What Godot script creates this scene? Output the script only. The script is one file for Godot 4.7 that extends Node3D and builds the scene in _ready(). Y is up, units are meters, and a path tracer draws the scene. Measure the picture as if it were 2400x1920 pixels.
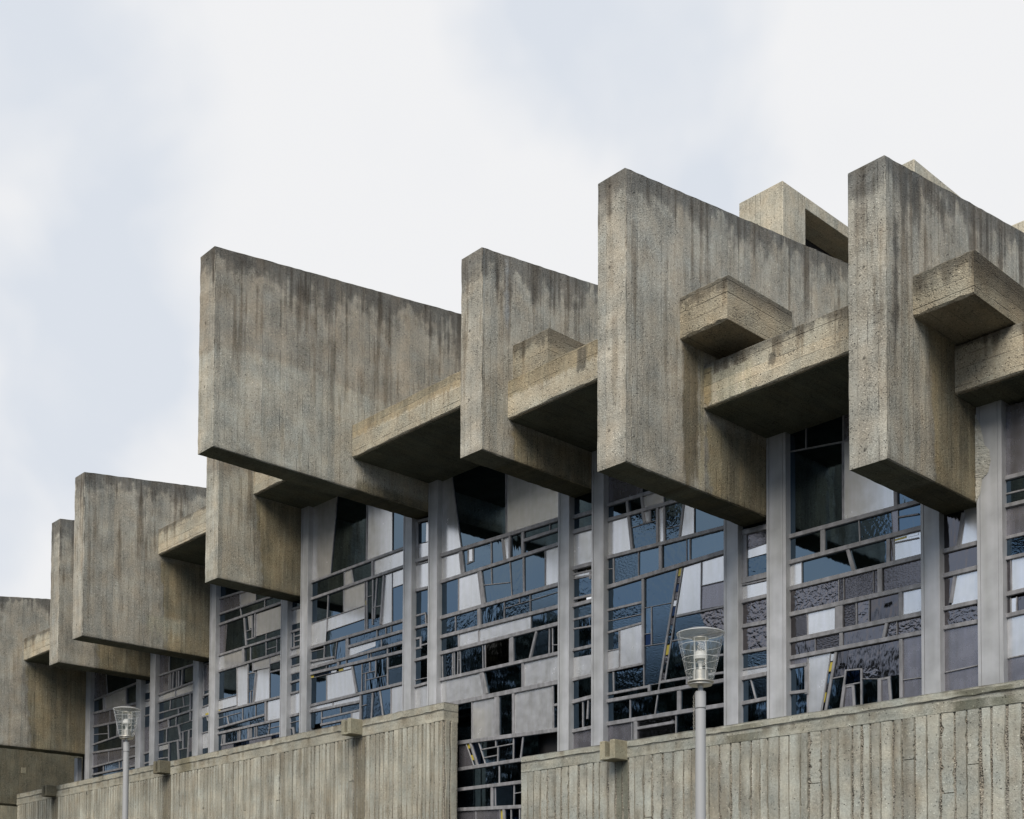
extends Node3D
# A board-marked concrete building with projecting fins above a wall of metal and dark glass,
# two concrete parapet walls in front of it and two street lamps. x runs along the facade,
# z points away from it towards the street, y is up; metres. The mullion faces lie at z = 0.

const TILE := 2.56            # metres that one concrete texture covers
const FIN_T := 0.395          # thickness of a fin
const FIN_SLOPE := 0.134      # the fins rise towards the back

var mats := {}
var rng := RandomNumberGenerator.new()

# ------------------------------------------------------------------ naming
func numbered(called: String, parent: Node) -> String:
	if not parent.has_node(called):
		return called
	var n: int = parent.get_meta("n_" + called, 0) + 1
	parent.set_meta("n_" + called, n)
	return "%s_%03d" % [called, n]

func tag(o: Node, label := "", category := "", group := "", kind := "") -> Node:
	if label: o.set_meta("label", label)
	if category: o.set_meta("category", category)
	if group: o.set_meta("group", group)
	if kind: o.set_meta("kind", kind)
	return o

func put(called: String, mesh: Mesh, m: Material, parent: Node = self) -> MeshInstance3D:
	var o := MeshInstance3D.new()
	o.name = numbered(called, parent)
	o.mesh = mesh
	o.material_override = m
	parent.add_child(o, true)
	return o

func base(called: String, where := Vector3.ZERO, parent: Node = self) -> Node3D:
	var o := Node3D.new()
	o.name = numbered(called, parent)
	o.position = where
	parent.add_child(o, true)
	return o

# ------------------------------------------------------------------ mesh helpers
func begin() -> SurfaceTool:
	var st := SurfaceTool.new()
	st.begin(Mesh.PRIMITIVE_TRIANGLES)
	st.set_smooth_group(-1)
	return st

func done(st: SurfaceTool) -> ArrayMesh:
	st.generate_normals()
	return st.commit()

func box_uv(p: Vector3, n: Vector3, turned: bool) -> Vector2:
	var a := n.abs()
	var uv: Vector2
	if a.x >= a.y and a.x >= a.z: uv = Vector2(p.z, -p.y)
	elif a.z >= a.y: uv = Vector2(p.x, -p.y)
	else: return Vector2(p.x, p.z)
	return Vector2(uv.y, uv.x) if turned else uv

var uv_shift := Vector2.ZERO
var uv_turned := false

func tri(st: SurfaceTool, a: Vector3, b: Vector3, c: Vector3, out: Vector3, uv2 := PackedVector2Array()) -> void:
	var n := (a - c).cross(a - b)
	if n.length_squared() < 1e-14: return
	var flip := n.dot(out) < 0.0
	n = n.normalized()
	var order := [0, 2, 1] if flip else [0, 1, 2]
	var p := [a, b, c]
	for i in order:
		st.set_uv(box_uv(p[i], n, uv_turned) / TILE + uv_shift)
		if uv2.size() == 3: st.set_uv2(uv2[i])
		st.add_vertex(p[i])

func quad(st: SurfaceTool, a: Vector3, b: Vector3, c: Vector3, d: Vector3, out: Vector3) -> void:
	tri(st, a, b, c, out)
	tri(st, a, c, d, out)

# a box with chamfered edges (c = chamfer)
func box(st: SurfaceTool, lo: Vector3, hi: Vector3, c := 0.008) -> void:
	var m := (lo + hi) * 0.5
	var h := (hi - lo) * 0.5
	c = minf(c, minf(h.x, minf(h.y, h.z)) * 0.8)
	for ax in 3:
		var u := (ax + 1) % 3
		var v := (ax + 2) % 3
		for s in [-1.0, 1.0]:
			var q: Array[Vector3] = []
			for k in [[-1, -1], [1, -1], [1, 1], [-1, 1]]:
				var p := Vector3.ZERO
				p[ax] = s * h[ax]
				p[u] = k[0] * (h[u] - c)
				p[v] = k[1] * (h[v] - c)
				q.append(m + p)
			var out := Vector3.ZERO
			out[ax] = s
			quad(st, q[0], q[1], q[2], q[3], out)
			for t in [-1.0, 1.0]:     # chamfer between face ax (side s) and face u (side t)
				var e: Array[Vector3] = []
				for k in [-1.0, 1.0]:
					var p1 := Vector3.ZERO
					p1[ax] = s * h[ax]; p1[u] = t * (h[u] - c); p1[v] = k * (h[v] - c)
					var p2 := Vector3.ZERO
					p2[ax] = s * (h[ax] - c); p2[u] = t * h[u]; p2[v] = k * (h[v] - c)
					e.append(m + p1); e.append(m + p2)
				var o2 := Vector3.ZERO
				o2[ax] = s; o2[u] = t
				quad(st, e[0], e[1], e[3], e[2], o2)
	for x in [-1.0, 1.0]:
		for y in [-1.0, 1.0]:
			for z in [-1.0, 1.0]:
				tri(st, m + Vector3(x * (h.x - c), y * (h.y - c), z * h.z), m + Vector3(x * h.x, y * (h.y - c), z * (h.z - c)), m + Vector3(x * (h.x - c), y * h.y, z * (h.z - c)), Vector3(x, y, z))

func box_mesh(lo: Vector3, hi: Vector3, c := 0.008, turned := false) -> ArrayMesh:
	uv_turned = turned
	uv_shift = Vector2(rng.randf(), rng.randf())
	var st := begin()
	box(st, lo, hi, c)
	uv_turned = false
	return done(st)

# a beam between lo and hi whose long front edges are chipped: the chamfer changes along x
func chipped_beam(lo: Vector3, hi: Vector3, c: float, step := 0.12) -> ArrayMesh:
	uv_shift = Vector2(rng.randf(), rng.randf())
	uv_turned = true
	var st := begin()
	var n := maxi(2, int((hi.x - lo.x) / step))
	var ring := []
	for i in n + 1:
		var x := lerpf(lo.x, hi.x, float(i) / n)
		var a := c * rng.randf_range(0.4, 1.9)
		var b := c * rng.randf_range(0.4, 1.6)
		var w := rng.randf_range(-0.003, 0.003)
		ring.append([Vector3(x, lo.y, lo.z), Vector3(x, lo.y, hi.z - a), Vector3(x, lo.y + a, hi.z + w), Vector3(x, hi.y - b, hi.z + w), Vector3(x, hi.y + w, hi.z - b), Vector3(x, hi.y, lo.z)])
	var outs := [Vector3.DOWN, Vector3(0, -1, 1), Vector3.BACK, Vector3(0, 1, 1), Vector3.UP]
	var at := func(p: Vector3) -> Vector2: return Vector2(0.92 * clampf((p.x - lo.x) / (hi.x - lo.x), 0.002, 0.998), clampf((hi.y - p.y) / (hi.y - lo.y), 0.004, 0.985))
	for i in n:
		for k in 5:
			var p: Array = [ring[i][k], ring[i + 1][k], ring[i + 1][k + 1], ring[i][k + 1]]
			var u := [at.call(p[0]), at.call(p[1]), at.call(p[2]), at.call(p[3])]
			tri(st, p[0], p[1], p[2], outs[k], PackedVector2Array([u[0], u[1], u[2]]))
			tri(st, p[0], p[2], p[3], outs[k], PackedVector2Array([u[0], u[2], u[3]]))
	for e in [0, n]:
		var out := Vector3.LEFT if e == 0 else Vector3.RIGHT
		for k in range(1, 5):
			var p: Array = [ring[e][0], ring[e][k], ring[e][k + 1]]
			tri(st, p[0], p[1], p[2], out, PackedVector2Array([at.call(p[0]), at.call(p[1]), at.call(p[2])]))
	uv_turned = false
	return done(st)

# a shape of revolution: profile of (radius, height)
func lathe(profile: Array, sides := 28, at := Vector3.ZERO) -> ArrayMesh:
	var st := SurfaceTool.new()
	st.begin(Mesh.PRIMITIVE_TRIANGLES)
	for k in profile.size() - 1:
		var p: Vector2 = profile[k]
		var q: Vector2 = profile[k + 1]
		st.set_smooth_group(k)
		for i in sides:
			var a := TAU * i / sides
			var b := TAU * (i + 1) / sides
			var v := [at + Vector3(cos(a) * p.x, p.y, sin(a) * p.x), at + Vector3(cos(b) * p.x, p.y, sin(b) * p.x), at + Vector3(cos(b) * q.x, q.y, sin(b) * q.x), at + Vector3(cos(a) * q.x, q.y, sin(a) * q.x)]
			var along := q - p
			var out := Vector3(cos((a + b) / 2) * along.y, -along.x, sin((a + b) / 2) * along.y)
			for t in [[0, 1, 2], [0, 2, 3]]:
				var A: Vector3 = v[t[0]]
				var B: Vector3 = v[t[1]]
				var C: Vector3 = v[t[2]]
				var n := (A - C).cross(A - B)
				if n.length_squared() < 1e-16: continue
				for x in ([A, B, C] if n.dot(out) >= 0.0 else [A, C, B]):
					st.set_uv(Vector2(a, x.y))
					st.add_vertex(x)
	st.generate_normals()
	return st.commit()

# a thin round bar through the points
func tube(st: SurfaceTool, pts: Array, r: float, sides := 8) -> void:
	var rings := []
	for i in pts.size():
		var d: Vector3 = (pts[mini(i + 1, pts.size() - 1)] - pts[maxi(i - 1, 0)]).normalized()
		var s := d.cross(Vector3.UP if absf(d.y) < 0.9 else Vector3.RIGHT).normalized()
		var t := s.cross(d)
		var ring := []
		for k in sides: ring.append(pts[i] + (s * cos(TAU * k / sides) + t * sin(TAU * k / sides)) * r)
		rings.append(ring)
	for i in rings.size() - 1:
		for k in sides:
			var j := (k + 1) % sides
			var mid: Vector3 = (pts[i] + pts[i + 1]) * 0.5
			quad(st, rings[i][k], rings[i][j], rings[i + 1][j], rings[i + 1][k], (rings[i][k] + rings[i + 1][j]) * 0.5 - mid)
	for e in [0, rings.size() - 1]:
		for k in range(1, sides - 1): tri(st, rings[e][0], rings[e][k], rings[e][k + 1], (pts[e] - pts[1 if e == 0 else e - 1]))

# ------------------------------------------------------------------ textures
func noise(kind: int, freq: float, octaves: int, s: int) -> FastNoiseLite:
	var n := FastNoiseLite.new()
	n.noise_type = kind as FastNoiseLite.NoiseType
	n.frequency = freq
	n.fractal_octaves = octaves
	n.fractal_type = FastNoiseLite.FRACTAL_FBM if octaves > 1 else FastNoiseLite.FRACTAL_NONE
	n.seed = s
	return n

# one channel of seamless noise, w by h pixels, drawn small and stretched when sx or sy is above one
func field(w: int, h: int, freq: float, octaves: int, s: int, sx := 1, sy := 1) -> PackedByteArray:
	var im := noise(FastNoiseLite.TYPE_SIMPLEX_SMOOTH, freq, octaves, s).get_seamless_image(w / sx, h / sy)
	if sx > 1 or sy > 1: im.resize(w, h, Image.INTERPOLATE_CUBIC)
	im.convert(Image.FORMAT_L8)
	return im.get_data()

func picture(w: int, h: int, rgb8: PackedByteArray) -> ImageTexture:
	return ImageTexture.create_from_image(Image.create_from_data(w, h, false, Image.FORMAT_RGB8, rgb8))

func grey(w: int, h: int, l8: PackedByteArray) -> ImageTexture:
	return ImageTexture.create_from_image(Image.create_from_data(w, h, false, Image.FORMAT_L8, l8))

func srgb8(x: float) -> int:
	x = clampf(x, 0.0, 1.0)
	return int(255.0 * (12.92 * x if x <= 0.0031308 else 1.055 * pow(x, 1.0 / 2.4) - 0.055) + 0.5)

# Concrete: boards (width range in pixels, 0 = none) run down the picture. [colour, height].
func concrete_texture(s: int, col: Color, board_lo: int, board_hi: int, joint: float, stones: float, grain: float, streaky: float) -> Array:
	var N := 1024
	var r := RandomNumberGenerator.new()
	r.seed = s
	var blotch := field(N, N, 0.004, 4, s + 1)
	var mid := field(N, N, 0.05, 3, s + 2)
	var fine := field(N, N, 0.14, 3, s + 3)
	var streak := field(N, N, 0.03, 3, s + 4, 1, 16)
	var gaps := field(N, N, 0.02, 2, s + 5, 1, 4)
	var hue := field(N, N, 0.006, 3, s + 6)
	var edge := PackedFloat32Array(); edge.resize(N); edge.fill(99.0)
	var tone := PackedFloat32Array(); tone.resize(N); tone.fill(0.0)
	var force := PackedFloat32Array(); force.resize(N); force.fill(0.0)
	var lift := PackedFloat32Array(); lift.resize(N); lift.fill(0.0)
	if board_lo > 0:
		var x := 0
		while x < N:
			var w := r.randi_range(board_lo, board_hi)
			if N - x - w < board_lo: w = N - x
			var t := r.randf_range(-1.0, 1.0)
			var f := r.randf_range(0.15, 1.0)
			var l := r.randf_range(-1.0, 1.0)
			for k in range(x, mini(x + w, N)):
				edge[k] = minf(k - x, x + w - k)
				tone[k] = t
				force[k] = f
				lift[k] = l
			x += w
	var rgb := PackedByteArray(); rgb.resize(N * N * 3)
	var hgt := PackedByteArray(); hgt.resize(N * N)
	# a table for the last step, so that no power is taken per pixel
	var lut := PackedByteArray(); lut.resize(1024)
	for i in 1024: lut[i] = srgb8(i / 1023.0)
	for y in N:
		for x in N:
			var i := y * N + x
			var b := blotch[i] / 255.0 - 0.5
			var m := mid[i] / 255.0 - 0.5
			var f := fine[i] / 255.0 - 0.5
			var k := streak[i] / 255.0 - 0.5
			var v := 1.0 + 0.42 * b + 0.36 * m + grain * f + streaky * k + 0.07 * tone[x]
			var h := 0.5 + 0.28 * f + 0.12 * m + 0.05 * lift[x]
			var e := edge[x]
			if e < 3.0:
				var g := gaps[i] / 255.0 - 0.42
				var j := (1.0 - e / 3.0) * force[x]
				if g > 0.0:
					v *= 1.0 - joint * j * minf(1.0, g * 5.0)
					h -= 0.30 * j
				else:
					v *= 1.0 + 0.12 * j
					h += 0.18 * j
			var w := (hue[i] / 255.0 - 0.5) * 0.10 + 0.02 * tone[x]
			v = maxf(v, 0.15)
			rgb[i * 3] = lut[clampi(int(col.r * v * (1.0 + w) * 1023.0), 0, 1023)]
			rgb[i * 3 + 1] = lut[clampi(int(col.g * v * 1023.0), 0, 1023)]
			rgb[i * 3 + 2] = lut[clampi(int(col.b * v * (1.0 - w) * 1023.0), 0, 1023)]
			hgt[i] = clampi(int(h * 255.0), 0, 255)
	# blow holes and stones that show in the skin
	for n in int(5200 * stones):
		var cx := r.randi_range(0, N - 1)
		var cy := r.randi_range(0, N - 1)
		if blotch[cy * N + cx] > 120 and r.randf() < 0.55: continue
		var rad := r.randf_range(0.8, 2.6)
		var dark := r.randf() < 0.58
		var mul := r.randf_range(0.28, 0.7) if dark else r.randf_range(1.2, 1.75)
		var q := int(ceil(rad))
		for dy in range(-q, q + 1):
			for dx in range(-q, q + 1):
				if dx * dx + dy * dy > rad * rad: continue
				var i := posmod(cy + dy, N) * N + posmod(cx + dx, N)
				for ch in 3: rgb[i * 3 + ch] = clampi(int(rgb[i * 3 + ch] * pow(mul, 0.5)), 0, 235)
				hgt[i] = clampi(hgt[i] + (-60 if dark else 35), 0, 255)
	return [picture(N, N, rgb), grey(N, N, hgt)]

# The weathering of one face, to be multiplied with the concrete: u from the back (0) to the front (1), v from the top (0) down.
# len, high: its size in metres. shelter: [u, v] below and behind which rain never washes the wall. strips: [u0, u1, v0, v1, colour].
func stain_texture(s: int, len: float, high: float, top: float, shelter: Array, strips: Array, pour: float) -> ImageTexture:
	var W := 256
	var H := 256
	var n1 := noise(FastNoiseLite.TYPE_SIMPLEX_SMOOTH, 1.0, 4, s)
	var n2 := noise(FastNoiseLite.TYPE_SIMPLEX_SMOOTH, 1.0, 3, s + 50)
	var rgb := PackedByteArray(); rgb.resize(W * H * 3)
	for y in H:
		var v := (y + 0.5) / H
		for x in W:
			var u := (x + 0.5) / W / 0.92
			var front := u > 1.003
			var X := u * len
			var Y := v * high
			var k := n1.get_noise_2d(X * 3.2, Y * 0.22)              # long runs
			var f := n1.get_noise_2d(X * 11.0 + 40.0, Y * 0.5)       # thin runs
			var b := n2.get_noise_2d(X * 0.9, Y * 0.9)
			var g := n2.get_noise_2d(X * 4.5, Y * 4.5 + 9.0)
			var c := Vector3.ONE
			c *= 1.0 + 0.22 * b + 0.12 * k
			# black growth along the top edge, running down in drips
			var reach := top * (0.80 + 0.75 * k + 0.40 * f + 0.7 * b + 0.5 * g)
			var t := 1.0 - smoothstep(reach * 0.25, maxf(reach, 0.02), Y)
			c *= Vector3.ONE.lerp(Vector3(0.36, 0.37, 0.40), clampf(t, 0, 1) * 0.85)
			# grey-brown runs on the upper half
			var m := smoothstep(0.05, 0.5, k * 0.9 + f * 0.6 + b * 0.5 + 0.12 * g) * (1.0 - smoothstep(0.35, 0.95, v))
			c *= Vector3.ONE.lerp(Vector3(0.64, 0.61, 0.585), m * 0.9)
			var m2 := smoothstep(0.2, 0.62, f + 0.4 * k + 0.2 * g)
			c *= Vector3.ONE.lerp(Vector3(0.78, 0.745, 0.69), m2 * 0.6)
			# a lighter lift of concrete below a pour line
			if pour > 0.0:
				var p := smoothstep(-0.01, 0.03, v - pour - 0.03 * sin(X * 1.3) - 0.02 * g)
				c *= Vector3(0.86, 0.83, 0.80).lerp(Vector3(1.08, 1.09, 1.08), p)
			# the sheltered part stays brown
			if shelter.size() == 2 and not front:
				var du: float = shelter[0] - u + (v - shelter[1]) * -0.07 + 0.012 * g + 0.008 * f
				var inside := smoothstep(0.0, 0.014, du) * smoothstep(-0.03, 0.02, v - shelter[1])
				var brown := Vector3(0.74, 0.665, 0.50).lerp(Vector3(0.48, 0.46, 0.385), clampf(0.45 + k + 0.6 * b, 0, 1))
				c = c.lerp(brown * (1.0 + 0.25 * f), inside * 0.92)
				var rim := (1.0 - smoothstep(0.0, 0.016, absf(du))) * smoothstep(-0.01, 0.02, v - shelter[1])
				c *= 1.0 - 0.30 * rim
				var lime := smoothstep(0.36, 0.46, f) * inside * smoothstep(0.02, 0.2, v - shelter[1])
				c = c.lerp(Vector3(1.0, 0.97, 0.82), lime * 0.4)
			for q in ([] if front else strips):
				var a: float = minf(smoothstep(-0.006, 0.006, u - q[0] + 0.008 * g), smoothstep(-0.006, 0.006, q[1] - u + 0.008 * g))
				a *= minf(smoothstep(-0.02, 0.02, v - q[2]), smoothstep(-0.05, 0.05, q[3] - v + 0.1 * f))
				var qc: Color = q[4]
				c = c.lerp(Vector3(qc.r, qc.g, qc.b) * (1.0 + 0.4 * f), a * 0.85)
			# holes left by the ties of the formwork
			if front:
				var hy := fposmod(Y + 0.33, 0.86) - 0.43
				var hx := (u - 1.006) * len - 0.17
				c *= 1.0 - 0.75 * (1.0 - smoothstep(0.008, 0.022, Vector2(hx, hy).length()))
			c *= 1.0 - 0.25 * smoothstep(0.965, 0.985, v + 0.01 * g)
			if y >= H - 2 and pour > -0.5: c *= Vector3(0.32, 0.35, 0.29)          # green algae, plus shade painted dark on the fin underside
			var i := (y * W + x) * 3
			rgb[i] = srgb8(c.x * 0.86)
			rgb[i + 1] = srgb8(c.y * 0.86)
			rgb[i + 2] = srgb8(c.z * 0.86)
	return picture(W, H, rgb)

# brushed sheet: streaks down the picture, smudges, dirt in the corners of no particular pane
func sheet_texture(s: int, col: Color, amount: float) -> Array:
	var N := 512
	var streak := field(N, N, 0.10, 3, s, 1, 32)
	var wide := field(N, N, 0.03, 3, s + 1, 1, 16)
	var spot := field(N, N, 0.012, 4, s + 2)
	var rgb := PackedByteArray(); rgb.resize(N * N * 3)
	var rough := PackedByteArray(); rough.resize(N * N)
	for i in N * N:
		var a := streak[i] / 255.0 - 0.5
		var b := wide[i] / 255.0 - 0.5
		var c := spot[i] / 255.0 - 0.5
		var v := 1.0 + amount * (0.10 * a + 0.45 * b + 0.60 * c)
		rgb[i * 3] = srgb8(col.r * v)
		rgb[i * 3 + 1] = srgb8(col.g * v)
		rgb[i * 3 + 2] = srgb8(col.b * v * (1.0 + 0.05 * b))
		rough[i] = clampi(int(255.0 * (0.62 + 0.12 * a + 0.25 * c)), 0, 255)
	return [picture(N, N, rgb), grey(N, N, rough)]

func ripple_texture(s: int, fx: float, fy: float) -> ImageTexture:
	var N := 512
	var im := noise(FastNoiseLite.TYPE_SIMPLEX_SMOOTH, fx, 3, s).get_seamless_image(N, int(N * fx / fy))
	im.resize(N, N, Image.INTERPOLATE_CUBIC)
	im.convert(Image.FORMAT_RGBA8)
	im.bump_map_to_normal_map(6.0)
	return ImageTexture.create_from_image(im)

# ------------------------------------------------------------------ materials
func concrete(t: Array, bump: float, tint := Color.WHITE, stain: Texture2D = null, world := false) -> StandardMaterial3D:
	var m := StandardMaterial3D.new()
	m.albedo_color = tint.linear_to_srgb()
	m.albedo_texture = t[0]
	m.roughness = 0.92
	m.metallic_specular = 0.3
	m.heightmap_enabled = true
	m.heightmap_texture = t[1]
	m.heightmap_scale = bump
	if stain:
		m.detail_enabled = true
		m.detail_blend_mode = BaseMaterial3D.BLEND_MODE_MUL
		m.detail_albedo = stain
		m.detail_uv_layer = BaseMaterial3D.DETAIL_UV_2
	if world and stain:
		m.uv2_triplanar = true
		m.uv2_world_triplanar = true
	if world:
		m.uv1_triplanar = true
		m.uv1_world_triplanar = true
		m.uv1_scale = Vector3.ONE / TILE
	return m

func metal(t: Array, metallic: float, rough: float, scale := 1.0) -> StandardMaterial3D:
	var m := StandardMaterial3D.new()
	m.albedo_texture = t[0]
	m.metallic = metallic
	m.roughness = rough
	if metallic > 0.5:
		m.roughness_texture = t[1]
		m.roughness_texture_channel = BaseMaterial3D.TEXTURE_CHANNEL_RED
	m.uv1_scale = Vector3(scale, scale, 1)
	return m

func plain(c: Color, rough: float, metallic := 0.0) -> StandardMaterial3D:
	var m := StandardMaterial3D.new()
	m.albedo_color = c.linear_to_srgb()
	m.roughness = rough
	m.metallic = metallic
	return m

func glass(c: Color, ripple: Texture2D = null, strength := 1.0, rough := 0.03) -> StandardMaterial3D:
	var m := plain(c, rough, 1.0)
	if ripple:
		m.normal_enabled = true
		m.normal_texture = ripple
		m.normal_scale = strength
		m.uv1_scale = Vector3(2.2, 2.2, 1)
	return m

func make_materials() -> void:
	var boards := concrete_texture(11, Color(0.348, 0.334, 0.292), 34, 46, 0.60, 1.3, 0.85, 0.24)
	var rough_boards := concrete_texture(23, Color(0.372, 0.350, 0.292), 40, 72, 0.85, 2.0, 0.8, 0.10)
	var skin := concrete_texture(37, Color(0.395, 0.388, 0.345), 0, 0, 0.0, 0.7, 0.40, 0.18)
	var stones := concrete_texture(53, Color(0.250, 0.232, 0.195), 0, 0, 0.0, 14.0, 1.3, 0.0)
	mats.boards = boards
	mats.skin = skin
	mats.rough_boards = rough_boards
	mats.soffit = concrete(boards, 1.6, Color(0.27, 0.29, 0.24))  # algae-green boards, darkened further: shade under the beams is in the tint
	mats.roof = concrete(boards, 1.2, Color(1.15, 1.1, 1.0))
	mats.stones = concrete(stones, 2.5, Color.WHITE, null, true)
	var damp := stain_texture(301, 16.0, 5.2, 0.0, [], [], -1.0)
	for k in 4:
		mats["wall_warm_%d" % k] = concrete(skin, 1.4, Color(1.08, 1.07, 1.01) * [0.90, 0.98, 1.06, 0.82][k], damp, true)
		mats["wall_cool_%d" % k] = concrete(skin, 1.4, Color(1.0, 1.02, 1.0) * [0.92, 1.0, 1.08, 0.84][k], damp, true)
		for side in [["warm", 1.842], ["cool", 0.772]]:
			var wm: StandardMaterial3D = mats["wall_%s_%d" % [side[0], k]]
			wm.uv2_scale = Vector3(1.0 / 16.0, 1.0 / 5.2, 1.0 / 16.0)
			wm.uv2_offset = Vector3(side[1], 0, 0)
	mats.wall_warm_wet = concrete(skin, 1.4, Color(0.45, 0.42, 0.36), null, true)
	mats.wall_cool_wet = concrete(skin, 1.4, Color(0.40, 0.41, 0.37), null, true)
	mats.spout = concrete(skin, 1.4, Color(0.72, 0.68, 0.56), null, true)
	mats.spout_dark = concrete(skin, 1.4, Color(0.40, 0.37, 0.30), null, true)
	mats.side_wall = concrete(boards, 2.2, Color(0.46, 0.45, 0.38))
	var bright := sheet_texture(5, Color(0.74, 0.745, 0.76), 0.30)
	var dull := sheet_texture(6, Color(0.27, 0.262, 0.29), 0.35)
	var paint := sheet_texture(7, Color(0.350, 0.360, 0.375), 0.62)
	var dirty := sheet_texture(8, Color(0.215, 0.215, 0.225), 0.95)
	mats.p = metal(bright, 0.70, 0.36, 1.3)
	mats.g = metal(dull, 0.75, 0.42, 1.3)
	mats.mullion = metal(paint, 0.0, 0.55, 1.0)
	mats.transom = metal(dirty, 0.0, 0.5, 2.0)
	mats.bead = metal(dirty, 0.0, 0.45, 3.0)
	var slow := ripple_texture(71, 0.012, 0.03)
	var quick := ripple_texture(72, 0.030, 0.014)
	mats.k = glass(Color(0.098, 0.145, 0.195), slow, 0.02)
	# cast glass differs from sheet to sheet
	var wild := ripple_texture(73, 0.020, 0.020)
	var drawn := ripple_texture(74, 0.010, 0.035)
	for k in 6:
		var t: Texture2D = [quick, wild, drawn, slow, quick, wild][k]
		var f: float = [0.16, 0.10, 0.22, 0.12, 0.07, 0.22][k]
		mats["w%d" % k] = glass(Color(0.098, 0.145, 0.195) * [1.0, 0.92, 1.08, 1.0, 1.12, 0.85][k], t, f)
		mats["m%d" % k] = glass(Color(0.150, 0.140, 0.146) * [1.0, 1.25, 0.85, 1.1, 0.95, 1.3][k], t, f * 2.0, 0.08)
		for q in ["w%d" % k, "m%d" % k]: mats[q].uv1_scale = Vector3.ONE * [2.2, 1.5, 1.8, 2.6, 3.0, 2.4][k]
	mats.n = glass(Color(0.02, 0.035, 0.075), slow, 0.02)
	mats.o = glass(Color(0.06, 0.055, 0.045), slow, 0.02)
	mats.y = plain(Color(0.42, 0.34, 0.05), 0.25)
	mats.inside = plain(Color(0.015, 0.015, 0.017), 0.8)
	mats.lamp_metal = plain(Color(0.335, 0.340, 0.345), 0.45)
	mats.lamp_steel = plain(Color(0.50, 0.48, 0.43), 0.45, 0.8)
	mats.lamp_white = plain(Color(0.60, 0.60, 0.57), 0.5)
	mats.lamp_dark = plain(Color(0.05, 0.05, 0.05), 0.5)
	var g := StandardMaterial3D.new()
	g.transparency = BaseMaterial3D.TRANSPARENCY_ALPHA
	g.albedo_color = Color(0.66, 0.70, 0.69, 0.10)
	g.roughness = 0.04
	mats.lamp_glass = g
	var lid := StandardMaterial3D.new()
	lid.transparency = BaseMaterial3D.TRANSPARENCY_ALPHA
	lid.albedo_color = Color(0.60, 0.60, 0.61, 0.46)
	lid.roughness = 0.12
	mats.lamp_lid = lid
	mats.lamp_rib = plain(Color(0.66, 0.67, 0.66), 0.3)
	mats.ground = plain(Color(0.040, 0.042, 0.038), 0.9)
	mats.leaf = plain(Color(0.020, 0.028, 0.014), 0.7)
	mats.bark = plain(Color(0.08, 0.065, 0.05), 0.9)

# ------------------------------------------------------------------ the building
var house: Node3D

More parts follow.
